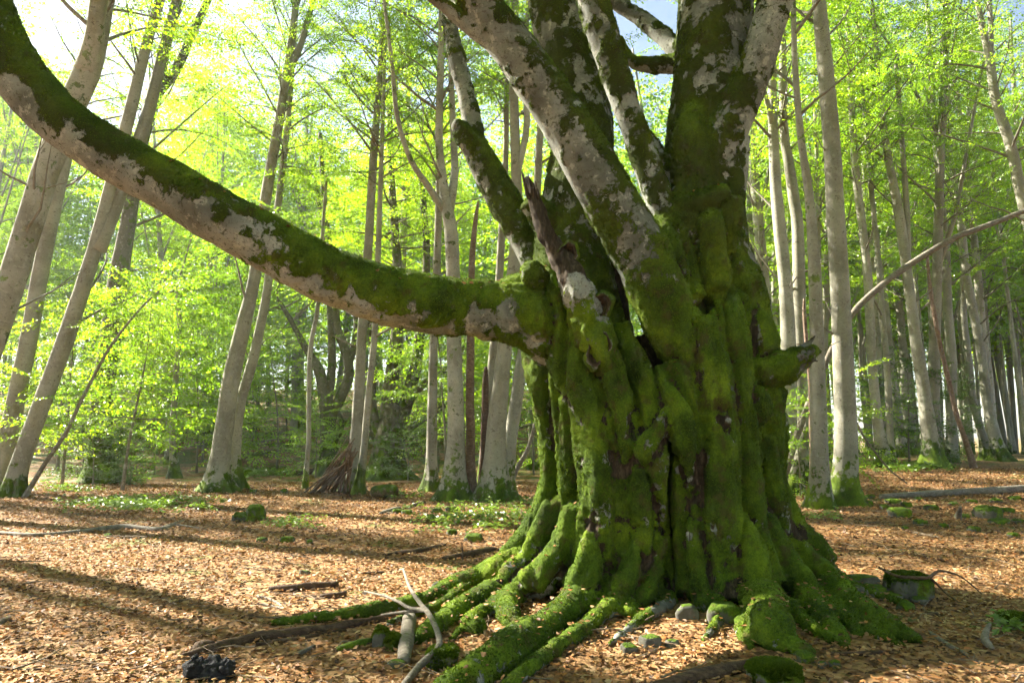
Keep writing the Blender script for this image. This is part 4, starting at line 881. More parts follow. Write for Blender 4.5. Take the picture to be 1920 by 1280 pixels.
tree('leaning_pole', 'long bare pole leaning across the right side between trunks', [(1478, 870, 13), (1500, 800, 13), (1549, 678, 12), (1597, 590, 12), (1654, 534, 12), (1700, 500, 12), (1750, 468, 11), (1794, 444, 11), (1864, 418, 10), (1920, 396, 9), (2000, 370, 7), (2080, 350, 4)], 17.2, 'dead_grey', flare=0.1, ext=False, sides=8, cat='fallen tree')

# ---- the stand behind: shared templates
def template_trunk(seed, H, r, mt, far=False):
    rg = np.random.default_rng(seed); rows = []; p = np.array([0, 0, -0.3]); d = np.array([rg.normal(0, 0.05), rg.normal(0, 0.05), 1.0])
    n = 10
    for i in range(n + 1):
        rows.append([*p, r * (1 - 0.72 * i / n)]); p = p + d / np.linalg.norm(d) * (H + 0.3) / n; d = d + np.array([rg.normal(0, 0.035), rg.normal(0, 0.035), 0.06])
    V, Q, T = trunk_tube(rows, 8 if far else 10, 0.7, 5, seed, 0.8, np.zeros(3))
    mb = MB(); mb.add(V, Q, T)
    for k in range(3 if far else 4):                       # steep upper limbs
        i = rg.integers(3, 7); a = rg.uniform(0, 6.28); q = np.array(rows[i][:3]); rr = rows[i][3] * 0.5; dd = np.array([math.cos(a) * 0.35, math.sin(a) * 0.35, 1.0]); lim = []
        for j in range(6): lim.append([*q, rr * (1 - 0.15 * j)]); q = q + dd / np.linalg.norm(dd) * (H * 0.09); dd = dd + np.array([rg.normal(0, 0.06), rg.normal(0, 0.06), 0.04])
        V, Q, T = tube(np.array(lim)[:, :3], np.array(lim)[:, 3], 6, True); mb.add(V, Q, T)
    return rows, mb.mesh('trunk', M[mt])
TT = [template_trunk(s, h, r, m_) for s, h, r, m_ in ((31, 20, 0.17, 'bark'), (32, 22, 0.22, 'bark'), (33, 19, 0.14, 'bark'), (34, 21, 0.19, 'bark'), (35, 20, 0.24, 'bark_patchy'), (36, 18, 0.12, 'bark'))]
def stand_tree(name, x, y, k, crowns, label, group, spin, sc=1.0):
    z = gz(x, y); rows, me = TT[k]
    root = empty(name, (x, y, z), label, 'tree', group); root.rotation_euler = (0, 0, spin); root.scale = (sc,) * 3
    link('trunk', me, root)
    for key, hb, s_ in crowns:
        p, d = axis_at(rows, hb); put_crown(root, np.zeros(3), key, p, d, s_, spin * 3.1)
    TREES.append((x, y))
def scatter(n, xf, yr, mind, seed, ok=None):
    rg = np.random.default_rng(seed); out = []; tries = 0
    while len(out) < n and tries < n * 60:
        tries += 1
        y = math.sqrt(rg.uniform(yr[0] ** 2, yr[1] ** 2)); a, b = xf(y); x = rg.uniform(a, b)
        if ok and not ok(x, y): continue
        if any((x - p[0]) ** 2 + (y - p[1]) ** 2 < mind ** 2 for p in out): continue
        if any((x - p[0]) ** 2 + (y - p[1]) ** 2 < 1.2 for p in TREES): continue
        out.append((x, y))
    return out, rg
def proj_x(x, y): return 960 + F * x / (y * cp)
def right_label(x, y):
    px = proj_x(x, y)
    a = ('left of the largest right trunk' if px < 1585 else 'right of the largest right trunk' if px < 1660 else 'behind the dark right bush' if px < 1750
         else 'left of the curved right pair' if px < 1865 else 'right of the curved right pair' if px < 1960 else 'past the right picture edge')
    b = 'nearer slender grey trunk in the right stand, ' if y < 33 else 'slender grey middle-row trunk in the right stand, ' if y < 46 else 'thin far-row trunk in the right stand, '
    return b + a, b.split(' in')[0] + 's ' + a
def left_label(x, y, kind):
    px = proj_x(x, y)
    a = ('behind the leftmost leaning trunks' if px < 200 else 'left of the tall leaning pair' if px < 410 else 'left of the stick shelter' if px < 620 else 'right of the stick shelter' if px < 810 else 'behind the pale trunk cluster')
    b = kind + (' nearer on the slope ' if y < 40 else ' far up the slope ')
    return b + a, b + a
pts, rg = scatter(90, lambda y: (0.33 * y, 0.86 * y), (23, 62), 1.4, 1)
for x, y in pts:
    far = y > 36
    stand_tree('slender_beech', x, y, rg.integers(6), [(('F', 'G')[rg.integers(2)] if far else ('A', 'B', 'C')[rg.integers(3)], rg.uniform(6.0, 9.0), rg.uniform(0.8, 1.05))], *right_label(x, y), rg.uniform(0, 6.28), rg.uniform(0.85, 1.1))
pts, rg = scatter(30, lambda y: (-0.85 * y, -0.02 * y), (27, 64), 2.4, 2)
for x, y in pts:
    far = y > 38
    stand_tree('hillside_beech', x, y, rg.integers(6), [(('F', 'G')[rg.integers(2)] if far else ('A', 'B', 'C')[rg.integers(3)], rg.uniform(4, 7.5), rg.uniform(0.9, 1.15)), (('F', 'L')[int(y < 38)], rg.uniform(5, 8), rg.uniform(0.9, 1.2))], *left_label(x, y, 'tall leafy beech'), rg.uniform(0, 6.28), rg.uniform(0.85, 1.1))
pts, rg = scatter(4, lambda y: (-0.80 * y, -0.40 * y), (44, 58), 5.0, 12)
for x, y in pts:
    stand_tree('hillside_beech', x, y, rg.integers(6), [('F', rg.uniform(8, 10), 1.15), ('G', rg.uniform(9, 12), 1.0)], *left_label(x, y, 'tall leafy beech'), rg.uniform(0, 6.28), 1.15)
pts, rg = scatter(14, lambda y: (-0.05 * y, 0.34 * y), (28, 62), 2.2, 3)
for x, y in pts:
    stand_tree('slender_beech', x, y, rg.integers(6), [(('F', 'G')[rg.integers(2)], rg.uniform(4, 8), rg.uniform(0.9, 1.1))], 'one of the far trunks glimpsed behind the old beech', 'far trunks behind the old beech', rg.uniform(0, 6.28), rg.uniform(0.9, 1.1))
# unseen trees added on the left, crowns narrowed to shape shade and sun streaks
rg = np.random.default_rng(44); sx, sy = math.sin(SUN_AZ), math.cos(SUN_AZ)
for u, t, k, wd in ((-4.0, 11, 0, 0.6), (-3.0, 18, 1, 0.6), (0.9, 15, 2, 0.42), (0.7, 19.5, 3, 0.42), (1.1, 25, 0, 0.42), (4.6, 17, 1, 0.28), (4.3, 24, 4, 0.30), (8.2, 24, 3, 0.5), (8.0, 30, 0, 0.5)):
    x, y = -u * -sy + sx * t, u * -sx + sy * t
    stand_tree('unseen_shade_beech', x, y, k, [(('A', 'B', 'C')[rg.integers(3)], rg.uniform(6.5, 8), (wd, wd, 1.0)), (('A', 'B')[rg.integers(2)], rg.uniform(8, 9), (wd, wd, 0.9))], 'unseen beech added beyond the left edge to shape shade and sun streaks', 'unseen shading beeches added beyond the left edge', rg.uniform(0, 6.28), rg.uniform(0.95, 1.05))
rg = np.random.default_rng(46)                     # more unseen trees added around the camera to cut the skylight
for x, y, k in ((-5.5, -3.5, 0), (-1.2, -5.5, 3), (4.2, -4.0, 1), (8.5, -1.5, 4), (9.5, 3.0, 2), (11.5, 7.5, 0), (-9.5, -1.0, 2), (1.5, -11, 1), (-6, -10, 5), (8, -8.5, 3), (14, -3, 5), (-13, -7, 1), (15.5, 10.5, 3), (14, 3.5, 1)):
    stand_tree('unseen_shade_beech', x, y, k, [(('A', 'B', 'C')[rg.integers(3)], rg.uniform(6.5, 8), 1.15)], 'unseen beech added around the viewpoint to cut the skylight', 'unseen shading beeches added around the viewpoint', rg.uniform(0, 6.28), rg.uniform(0.95, 1.1))
for (px_, py_, Y, key, sc_) in ((960, -420, 7.8, 'L', 0.9), (1380, -420, 7.4, 'M', 1.0), (700, -330, 6.2, 'M', 0.8), (-120, -330, 5.8, 'S', 1.3), (1180, -700, 7.6, 'A', 0.7)):
    P_ = at(px_, py_, Y); put_crown(HERO_ROOT, HERO, key, P_, np.array([0, 0, 1.0]), sc_, px_)

# ---- saplings and understorey
def sapling(px, py, Y, key, sc, label, stem_h=None, name='beech_sapling', group=None, lean=0.0):
    CNT[0] += 1; rg = np.random.default_rng(500 + CNT[0])
    P = ground_at(px, py) if Y is None else at(px, py, Y); P = np.array([P[0], P[1], gz(P[0], P[1])])
    H = {'S': 3.4, 'T': 2.6, 'L': 7, 'M': 6, 'D': 2.2, 'E': 4.0}[key] * sc; hb = stem_h or 0.4
    root = empty(name, P, label, 'sapling' if 'sapling' in name else 'bush', group)
    rows = [[0, 0, -0.1, 0.012 + 0.006 * (H + hb)]]; p = np.array([0, 0, -0.1]); d = np.array([lean, rg.normal(0, 0.05), 1.0])
    for i in range(6):
        p = p + d / np.linalg.norm(d) * (H + hb) / 6; d = d + rg.normal(0, 0.05, 3); rows.append([*p, rows[0][3] * (1 - 0.14 * (i + 1))])
    V, Q, T = trunk_tube(rows, 7, 0.3, 3, CNT[0], 0.5, np.zeros(3)); link('stem', raw_mesh('stem', V, Q, T, M['twig']), root)
    q, dd = axis_at(rows, hb); put_crown(root, np.zeros(3), key, q, dd, sc, rg.uniform(0, 6.28))
sapling(232, 880, 19.5, 'S', 1.25, 'bright sunlit sapling with layered leaves in front of the dark left trunk', 1.6)
sapling(120, 870, 21, 'S', 1.3, 'bright leafy sapling between the two leaning trunks at the left', 1.2)
sapling(175, 895, 22, 'D', 0.85, 'dark leafy bush around the foot of the dark left trunk', 0.15, 'leafy_bush')
sapling(245, 893, 22.5, 'D', 0.6, 'low dark bush just right of the dark left trunk', 0.1, 'leafy_bush')
sapling(290, 870, 27, 'S', 1.5, 'green sapling behind the slender young tree on the left', 1.4)
sapling(370, 865, 28, 'S', 1.4, 'green sapling left of the tall leaning pair', 1.0)
sapling(520, 868, 30, 'S', 1.5, 'hazy green sapling in the gap right of the leaning pair', 0.8)
sapling(592, 885, 25.5, 'T', 0.8, 'small sapling with flat leaf sprays behind the stick shelter', 0.5)
sapling(835, 880, 23, 'S', 1.1, 'bright leafy sapling right of the slim grey mossy-footed beech', 2.4)
sapling(765, 893, 24, 'D', 0.7, 'dark bush at the foot of the stout middle tree', 0.1, 'leafy_bush')
sapling(850, 880, 25, 'M', 0.8, 'green understorey tree behind the pale trunk cluster', 1.2, 'understorey_sapling')
sapling(1000, 870, 27, 'S', 1.4, 'green sapling left of the old beech far behind it', 0.6)
sapling(1560, 905, 17.6, 'T', 0.8, 'small leafy sapling between the two mossy-footed right trunks', 0.8)
sapling(1500, 915, 17.0, 'T', 0.75, 'small bright sapling right beside the old beech bole', 0.2)
sapling(1705, 865, 25, 'E', 0.95, 'dark green bush under the strong leaning beech on the right', 0.3, 'leafy_bush')
sapling(1775, 860, 27, 'E', 0.8, 'dark green sapling right of the strong leaning beech', 0.4, 'leafy_bush')
sapling(1640, 870, 26, 'T', 1.0, 'low leafy sapling behind the largest right trunk', 0.3)
pts, rg = scatter(24, lambda y: (-0.80 * y, 0.02 * y), (27, 48), 2.0, 6)
for x, y in pts:
    k = ('L', 'M', 'S')[rg.integers(3)]
    u = ray(0, 0)
    CNT[0] += 1
    P = np.array([x, y, gz(x, y)])
    root = empty('understorey_tree', P, left_label(x, y, 'young green understorey tree')[0], 'tree', left_label(x, y, 'young green understorey tree')[1])
    rows = [[0, 0, -0.1, 0.06], [rg.normal(0, .1), rg.normal(0, .1), 3, 0.045], [rg.normal(0, .3), rg.normal(0, .3), 7, 0.02]]
    V, Q, T = trunk_tube(rows, 7, 0.3, 3, CNT[0], 0.6, np.zeros(3)); link('trunk', raw_mesh('trunk', V, Q, T, M['twig']), root)
    put_crown(root, np.zeros(3), k, np.array([0, 0, rg.uniform(0.6, 2.0)]), np.array([0, 0, 1.0]), rg.uniform(0.8, 1.2) * (1.5 if k == 'S' else 1), rg.uniform(0, 6.28))

# ---- the wood on the horizon, one mass
def distant_wood():
    rg = np.random.default_rng(77); K = 70000
    th = rg.uniform(-0.80, 0.80, K); R = rg.uniform(66, 105, K); x = R * np.sin(th); y = R * np.cos(th)
    z0 = gz_arr(x, y); left = x < y * 0.12
    h = np.where(left, rg.uniform(0.2, 30, K), 6 + rg.uniform(0, 1, K) ** 0.8 * 24)
    P = np.stack([x, y, z0 + h], 1)
    keep = fbm(P, 0.16, 7, 3) > np.where(left, -0.12, 0.0); P = P[keep]; K = len(P)
    D = rg.normal(0, 1, (K, 3)); D[:, 2] *= 0.35; D /= np.linalg.norm(D, axis=1)[:, None]
    Nm = rg.normal(0, 0.45, (K, 3)) + [0, 0, 1]
    fo = Foliage(); fo.B = [P]; fo.D = [D]; fo.Nm = [Nm]; fo.Z = [rg.uniform(0.35, 0.75, K)]
    o = link('distant_foliage', fo.leaves_mesh('distant_foliage', M['leaf'], rg)); tag(o, 'far green canopy closing off the view behind the stand', 'foliage', kind='stuff')
    mb = MB()
    for i in range(150):
        a = rg.uniform(-0.8, 0.8); R = rg.uniform(64, 100); p = np.array([R * math.sin(a), R * math.cos(a), 0]); p[2] = gz(p[0], p[1]) - 0.3
        q = p + np.array([rg.normal(0, 0.8), rg.normal(0, 0.8), rg.uniform(16, 24)])
        mb.tube(np.stack([p, (p + q) / 2 + rg.normal(0, 0.2, 3), q]), [rg.uniform(0.15, 0.3), 0.16, 0.06], 6, False)
    o = link('distant_trunks', mb.mesh('distant_trunks', M['bark'])); tag(o, 'far grey trunks closing off the view behind the stand', 'trees', kind='stuff')
distant_wood()

# ------------------------------------------------------------------ forest floor: litter, twigs, herbs
def leaf_litter():
    rg = np.random.default_rng(3); K = 235000
    y = rg.uniform(3.6, 23, K); x = rg.uniform(-1, 1, K) * (0.80 * y + 1.5)
    P0 = np.stack([x, y, 0 * x], 1)
    clump = fbm(P0, 1.3, 31, 3)
    keep = rg.uniform(0, 1, K) < np.clip(0.85 + 0.9 * clump, 0.2, 1); x, y, clump = x[keep], y[keep], clump[keep]; K = len(x)
    size = (0.022 + 0.043 * rg.beta(1.6, 2.2, K)) * (1 + 0.03 * np.clip(y - 6, 0, 16))
    z = gz_arr(x, y) + rg.uniform(0.0, 0.02, K) + 0.004
    C = np.stack([x, y, z], 1)
    # leaves caught on the roots, in the forks and along the top of the big limb
    A_, B_, C_, fn_, ar_, ce_ = HERO_FACES; wt = ar_ * (fn_[:, 2] > 0.5) * np.where(ce_[:, 2] < 0.55, 1.0, 0.35 * (ce_[:, 2] < 4)); n2 = 520
    f_ = rg.choice(len(ar_), n2, p=wt / wt.sum()); C = np.concatenate([C, A_[f_] + fn_[f_] * 0.012]); K += n2
    size = np.concatenate([size, rg.uniform(0.025, 0.055, n2)]); clump = np.concatenate([clump, np.zeros(n2)])
    az = rg.uniform(0, 6.28, K); D = np.stack([np.cos(az), np.sin(az), rg.normal(0, 0.22, K)], 1); D /= np.linalg.norm(D, axis=1)[:, None]
    Nm = np.stack([rg.normal(0, 0.28, K), rg.normal(0, 0.28, K), np.ones(K)], 1); S_ = np.cross(Nm, D); S_ /= np.linalg.norm(S_, axis=1)[:, None]; U = np.cross(D, S_)
    w_ = size * rg.uniform(0.25, 0.36, K); fold = rg.uniform(-0.2, 0.75, K); curl = rg.normal(0.08, 0.16, K)
    def pt(a, b):       # a along, b across (-1..1)
        return C + D * (size * (a - 0.5))[:, None] + S_ * (w_ * b)[:, None] + U * (np.abs(b) * w_ * fold + size * curl * (2 * a - 1) ** 2)[:, None]
    V = np.stack([pt(0, 0), pt(0.3, 0.95), pt(0.68, 0.85), pt(1, 0), pt(0.68, -0.85), pt(0.3, -0.95)], 1).reshape(-1, 3)
    b = np.arange(K)[:, None] * 6
    Q = np.concatenate([b + np.array([[0, 3, 2, 1]]), b + np.array([[0, 5, 4, 3]])])
    rv = np.clip(rg.beta(1.6, 1.5, K) + 0.45 * clump, 0, 1)
    mb = MB(); mb.add(V, Q, None, np.repeat(rv, 6))
    o = link('leaf_litter', mb.mesh('leaf_litter', M['litter'], None, False, True)); tag(o, 'carpet of dry tan and orange beech leaves', 'leaf litter', kind='stuff')
leaf_litter()

def twig_litter():
    rg = np.random.default_rng(13); mb = MB()
    for i in range(520):
        y = rg.uniform(4.0, 19); x = rg.uniform(-1, 1) * (0.8 * y); L = rg.uniform(0.12, 0.7) * (1 + 0.04 * y); a = rg.uniform(0, 3.14); r = rg.uniform(0.003, 0.008)
        n = 5; pts = []
        px_, py_ = x, y
        for k in range(n):
            pts.append([px_, py_, gz(px_, py_) + 0.025 + rg.uniform(0, 0.03)]); a += rg.normal(0, 0.25); px_ += math.cos(a) * L / n; py_ += math.sin(a) * L / n
        mb.tube(np.array(pts), np.linspace(r, r * 0.4, n), 4, False)
    o = link('twig_litter', mb.mesh('twig_litter', M['stick'])); tag(o, 'thin dry twigs scattered over the leaves', 'twigs', kind='stuff')
twig_litter()

def herb_patch(cx, cy, wx, wy, n, seed, label, hgt=0.10, leaf=0.055):
    """low green plants: (cx, cy) centre pixel, wx/wy half extent in pixels"""
    rg = np.random.default_rng(seed); fo = Foliage()
    a = ground_at(cx, cy); 
    B, D, Nm, Z = [], [], [], []
    for i in range(n):
        u = rg.normal(0, 0.5, 2)
        if abs(u[0]) > 1.1 or abs(u[1]) > 1.1: continue
        p = ground_at(cx + u[0] * wx, cy + u[1] * wy)
        if vnoise(np.array([p]), 1.7, seed)[0] < -0.25: continue
        h = hgt * rg.uniform(0.4, 1.3); k = rg.integers(3, 7); az = rg.uniform(0, 6.28)
        for j in range(k):
            t = az + j * 6.28 / k + rg.normal(0, 0.3)
            d = np.array([math.cos(t), math.sin(t), rg.normal(0.05, 0.25)])
            B.append(p + np.array([0, 0, h * rg.uniform(0.6, 1)]) + d * 0.015); D.append(d); Nm.append([rg.normal(0, 0.35), rg.normal(0, 0.35), 1]); Z.append(leaf * rg.uniform(0.6, 1.3))
        fo.tw.tube(np.stack([p, p + np.array([rg.normal(0, 0.01), rg.normal(0, 0.01), h])]), [0.002, 0.0015], 3, False)
    fo.B = [np.array(B)]; fo.D = [np.array(D)]; fo.Nm = [np.array(Nm, float)]; fo.Z = [np.array(Z)]
    o = link('green_herbs', fo.leaves_mesh('green_herbs', M['herb'], rg)); tag(o, label, 'ground cover', kind='stuff')
herb_patch(265, 950, 150, 14, 520, 1, 'bright green herbs in a long patch left of the mossy boulder', 0.16, 0.09)
herb_patch(110, 922, 75, 8, 170, 2, 'green herbs by the mossy-footed trunk at the left edge', 0.16, 0.09)
herb_patch(890, 975, 125, 26, 480, 3, 'bright green herbs in front of the pale trunk cluster', 0.16, 0.085)
herb_patch(545, 985, 65, 10, 75, 4, 'sparse green herbs right of the mossy boulder', 0.10, 0.07)
herb_patch(500, 892, 70, 10, 260, 5, 'green herbs behind the tall leaning pair', 0.2, 0.14)
herb_patch(760, 930, 40, 8, 60, 6, 'green herbs left of the pale trunk cluster', 0.14, 0.08)
herb_patch(1700, 880, 90, 10, 200, 7, 'green herbs beneath the right stand', 0.16, 0.12)
herb_patch(1545, 972, 40, 8, 40, 8, 'few green herbs before the two mossy-footed right trunks', 0.12, 0.07)
herb_patch(1000, 945, 30, 8, 50, 9, 'few green herbs close left of the old beech', 0.12, 0.08)
herb_patch(1895, 1180, 30, 16, 26, 10, 'small fern-like green sprouts by the mossy stone at the right edge', 0.10, 0.07)

# ------------------------------------------------------------------ stones
_sph = None
def sphere(nu=22, nv=13):
    V = [[0, 0, 1]]
    for i in range(1, nv):
        t = math.pi * i / nv
        for j in range(nu): V.append([math.sin(t) * math.cos(2 * math.pi * j / nu), math.sin(t) * math.sin(2 * math.pi * j / nu), math.cos(t)])
    V.append([0, 0, -1]); Q = []; T = []
    for j in range(nu): T.append([0, 1 + j, 1 + (j + 1) % nu])
    for i in range(nv - 2):
        for j in range(nu):
            a = 1 + i * nu + j; b = 1 + i * nu + (j + 1) % nu; Q.append([a, a + nu, b + nu, b])
    e = len(V) - 1; s0 = 1 + (nv - 2) * nu
    for j in range(nu): T.append([e, s0 + (j + 1) % nu, s0 + j])
    return np.array(V, float), np.array(Q), np.array(T)
def tufts(parent, V, Q, T, n, seed, nzmin=0.15, ln=(0.010, 0.024)):
    rg = np.random.default_rng(seed); tri = np.concatenate([Q[:, [0, 1, 2]], Q[:, [0, 2, 3]], T]) if len(Q) else T
    A, B, C = V[tri[:, 0]], V[tri[:, 1]], V[tri[:, 2]]; nn = np.cross(B - A, C - A); ar = np.linalg.norm(nn, axis=1); nn /= ar[:, None] + 1e-12
    cen = (A + B + C) / 3; wt = ar * ((nn[:, 2] + 0.5 * fbm(cen, 6, seed, 2)) > nzmin)
    if wt.sum() <= 0: return
    f = rg.choice(len(tri), n, p=wt / wt.sum()); u, v = rg.random(n), rg.random(n); s_ = u + v > 1; u[s_], v[s_] = 1 - u[s_], 1 - v[s_]
    P = A[f] + (B - A)[f] * u[:, None] + (C - A)[f] * v[:, None]; d = nn[f] + rg.normal(0, 0.5, (n, 3)); d /= np.linalg.norm(d, axis=1)[:, None]
    sd_ = np.cross(d, rg.normal(0, 1, (n, 3))); sd_ /= np.linalg.norm(sd_, axis=1)[:, None]; L = rg.uniform(*ln, n); Wd = rg.uniform(0.004, 0.008, n)
    VV = np.stack([P - sd_ * Wd[:, None], P + sd_ * Wd[:, None], P + d * L[:, None]], 1).reshape(-1, 3)
    rv = np.clip(0.5 + 0.3 * fbm(P, 5, 95, 3) + rg.normal(0, 0.16, n), 0, 1)
    mb = MB(); mb.add(VV, None, np.arange(n * 3).reshape(-1, 3), np.repeat(rv, 3))
    o = link('moss', mb.mesh('moss', M['moss'], None, False, True), parent); o['kind'] = 'stuff'
SPH = sphere()
SCNT = [0]
def stone(px, py, w_, h_, label, moss=True, group=None, name=None, lumps=None, ntuft=0, angular=0.38, cat='stone', mt=None):
    SCNT[0] += 1; sd_ = SCNT[0] * 7 + 3; rg = np.random.default_rng(sd_)
    c = ground_at(px, py + h_ * 0.40); m_ = mpp(px, py, c[1]); V0, Q0, T0 = SPH
    Vs, Qs, Ts = [], [], []; off = 0
    for (dx, dz, sw, sh) in (lumps or [(0, 0, 1, 1)]):
        V = V0 * (1 + 0.55 * fbm(V0 + sd_ * 1.7, 1.2, sd_, 3) + 0.08 * vnoise(V0, 5, sd_))[:, None]
        V = np.sign(V) * np.abs(V) ** (1 - angular)
        V = V / np.abs(V).max(0)
        V = V * np.array([w_ / 2 * m_ * sw, w_ / 2 * m_ * sw * rg.uniform(0.7, 1.0), h_ * 0.72 * m_ * sh])
        V = V + np.array([dx * w_ * m_, 0, dz * h_ * m_ + h_ * 0.16 * m_])
        Vs.append(V); Qs.append(Q0 + off); Ts.append(T0 + off); off += len(V)
    V = np.concatenate(Vs); Q = np.concatenate(Qs); T = np.concatenate(Ts)
    a = rg.uniform(-0.4, 0.4); R = np.array([[math.cos(a), -math.sin(a), 0], [math.sin(a), math.cos(a), 0], [0, 0, 1]]); V = V @ R.T
    org = np.array([c[0], c[1] + w_ * 0.25 * m_, 0]); org[2] = gz(org[0], org[1])
    me = raw_mesh('stone', V, Q, T, M[mt or ('mossstone' if moss else 'stone')])
    nm = name or ('mossy_stone' if moss else 'stone')
    if ntuft:
        o = empty(nm, org, label, cat, group); link('rock', me, o); tufts(o, V, Q, T, ntuft, sd_)
    else:
        o = link(nm, me, None, org); tag(o, label, cat, group)
    return o
stone(461, 966, 62, 30, 'mossy boulder lying alone on the left of the clearing', lumps=[(0.18, 0.12, 0.62, 1.05), (-0.22, -0.08, 0.62, 0.7)], name='boulder', angular=0.35)
for (x, y, w_, h_, l) in ((490, 1012, 20, 11, 'small grey-green stone, leftmost of the three below the boulder'), (536, 1012, 28, 13, 'bright mossy stone, middle of the three below the boulder'), (580, 1015, 13, 9, 'tiny mossy stone, rightmost of the three below the boulder'),
        (200, 1004, 16, 9, 'small mossy stone just under the crooked pale branch'), (473, 921, 14, 9, 'small dark mossy stone right of the tall leaning pair'), (531, 921, 15, 10, 'small dark round stone left of the stick shelter'),
        (745, 958, 22, 11, 'mossy stone at the left end of the herbs by the pale cluster'), (762, 960, 22, 10, 'mossy stone next to the grey log near the pale cluster'), (820, 957, 22, 12, 'mossy stone just before the pale cluster, left one'), (847, 955, 24, 13, 'mossy stone just before the pale cluster, right one'), (806, 970, 20, 12, 'mossy stone within the herbs before the pale cluster'),
        (847, 998, 22, 13, 'round mossy stone below the herbs'), (888, 1008, 38, 16, 'yellow-green mossy stone below the herbs, nearest the old beech'), (1007, 966, 24, 14, 'dark mossy stone tucked against the left of the old beech'), (610, 905, 20, 10, 'mossy stone at the foot of the shelter'),
        (1527, 1008, 42, 16, 'yellow-green mossy stone alone right of the old beech'), (1693, 962, 42, 22, 'big mossy stone in front of the fallen grey log'), (1627, 944, 26, 14, 'dark mossy stone beside the largest right trunk'), (1862, 962, 56, 28, 'largest round mossy boulder of the right rubble'),
        (1880, 978, 38, 13, 'flat bright mossy stone below the largest right boulder'), (1830, 992, 24, 12, 'bright yellow mossy stone lowest in the right rubble')):
    stone(x, y, w_, h_, l)
for (x, y, w_, h_, l) in ((1635, 932, 22, 10, 'small mossy stone at the left end of the fallen grey log'), (1678, 940, 30, 12, 'mossy stone just under the left part of the fallen grey log'), (1703, 946, 20, 12, 'small mossy stone right behind the big mossy stone'),
        (1750, 952, 26, 12, 'mossy stone alone between the big mossy stone and the wood stub'), (1730, 980, 26, 12, 'mossy stone right below the big mossy stone'), (1772, 985, 16, 9, 'tiny mossy stone left below the wood stub'), (1810, 968, 26, 12, 'mossy stone touching the right of the wood stub'),
        (1847, 952, 24, 10, 'mossy stone on the upper left of the largest right boulder'), (1893, 957, 26, 12, 'mossy stone touching the right of the largest right boulder'), (1907, 934, 22, 9, 'topmost mossy stone at the right edge under the log'), (1870, 938, 20, 9, 'small mossy stone above the largest right boulder'),
        (1915, 977, 26, 12, 'mossy stone at the right edge level with the largest right boulder'), (1700, 990, 14, 8, 'tiny mossy stone lowest under the big mossy stone'), (1660, 950, 18, 10, 'small mossy stone left of the big mossy stone'), (1905, 1003, 22, 10, 'lowest mossy stone at the right edge'),
        (1790, 945, 16, 9, 'tiny mossy stone above the wood stub'), (1725, 935, 18, 8, 'tiny mossy stone right under the middle of the fallen grey log'), (1825, 940, 18, 8, 'tiny mossy stone under the fallen log, up left of the largest boulder')):
    stone(x, y, w_, h_, l)
for (x, y, w_, h_, mo, l) in ((1291, 1150, 46, 34, False, 'smooth grey stone between the front roots of the old beech'), (1366, 1152, 72, 46, True, 'rounded stone with mossy top wedged beside the front right root'), (1222, 1203, 44, 26, False, 'flat grey stone on the leaves before the front roots, left one'), (1262, 1206, 26, 16, False, 'small grey stone before the front roots, right one'),
        (1180, 1216, 36, 18, False, 'low grey stone right of the thin front root'), (823, 1100, 30, 22, False, 'grey stone behind the long left root'), (743, 1246, 38, 16, False, 'grey stone beside the short bare log'), (1620, 1088, 66, 20, False, 'long grey stone behind the right roots, upper one'), (1605, 1108, 44, 24, False, 'grey stone against the right root'),
        (1648, 1110, 54, 22, False, 'grey stone in the middle of the row behind the right root'), (1680, 1118, 42, 18, False, 'grey stone left below the stump block'), (1704, 1138, 32, 20, True, 'small mossy stone below the stump block'), (1728, 1127, 34, 14, False, 'low grey stone in front of the stump block'),
        (1513, 1233, 40, 20, True, 'greenish stone at the tip of the front right root'), (1545, 1247, 20, 13, False, 'pebble below the front right root, left one'), (1569, 1246, 22, 16, True, 'pebble below the front right root, right one'), (972, 1030, 44, 18, False, 'brown flat stone behind the left flank of the old beech'), (570, 1073, 22, 10, False, 'small grey stone right of the light streaks')):
    stone(x, y, w_, h_, l, mo)
stone(720, 1202, 66, 44, 'bright moss-covered lump left of the short bare log', True, ntuft=4500, lumps=[(-0.15, 0, 0.6, 1.0), (0.2, -0.1, 0.6, 0.8)])
stone(826, 1238, 64, 44, 'dark mossy rock under the forked bare branch', True, ntuft=2500)
stone(1466, 1268, 100, 44, 'bright mossy mound at the bottom edge of the picture', True, ntuft=9000, name='mossy_mound')
stone(1915, 1168, 62, 30, 'mossy stone at the right edge near the twisted dead wood', True, ntuft=3000)

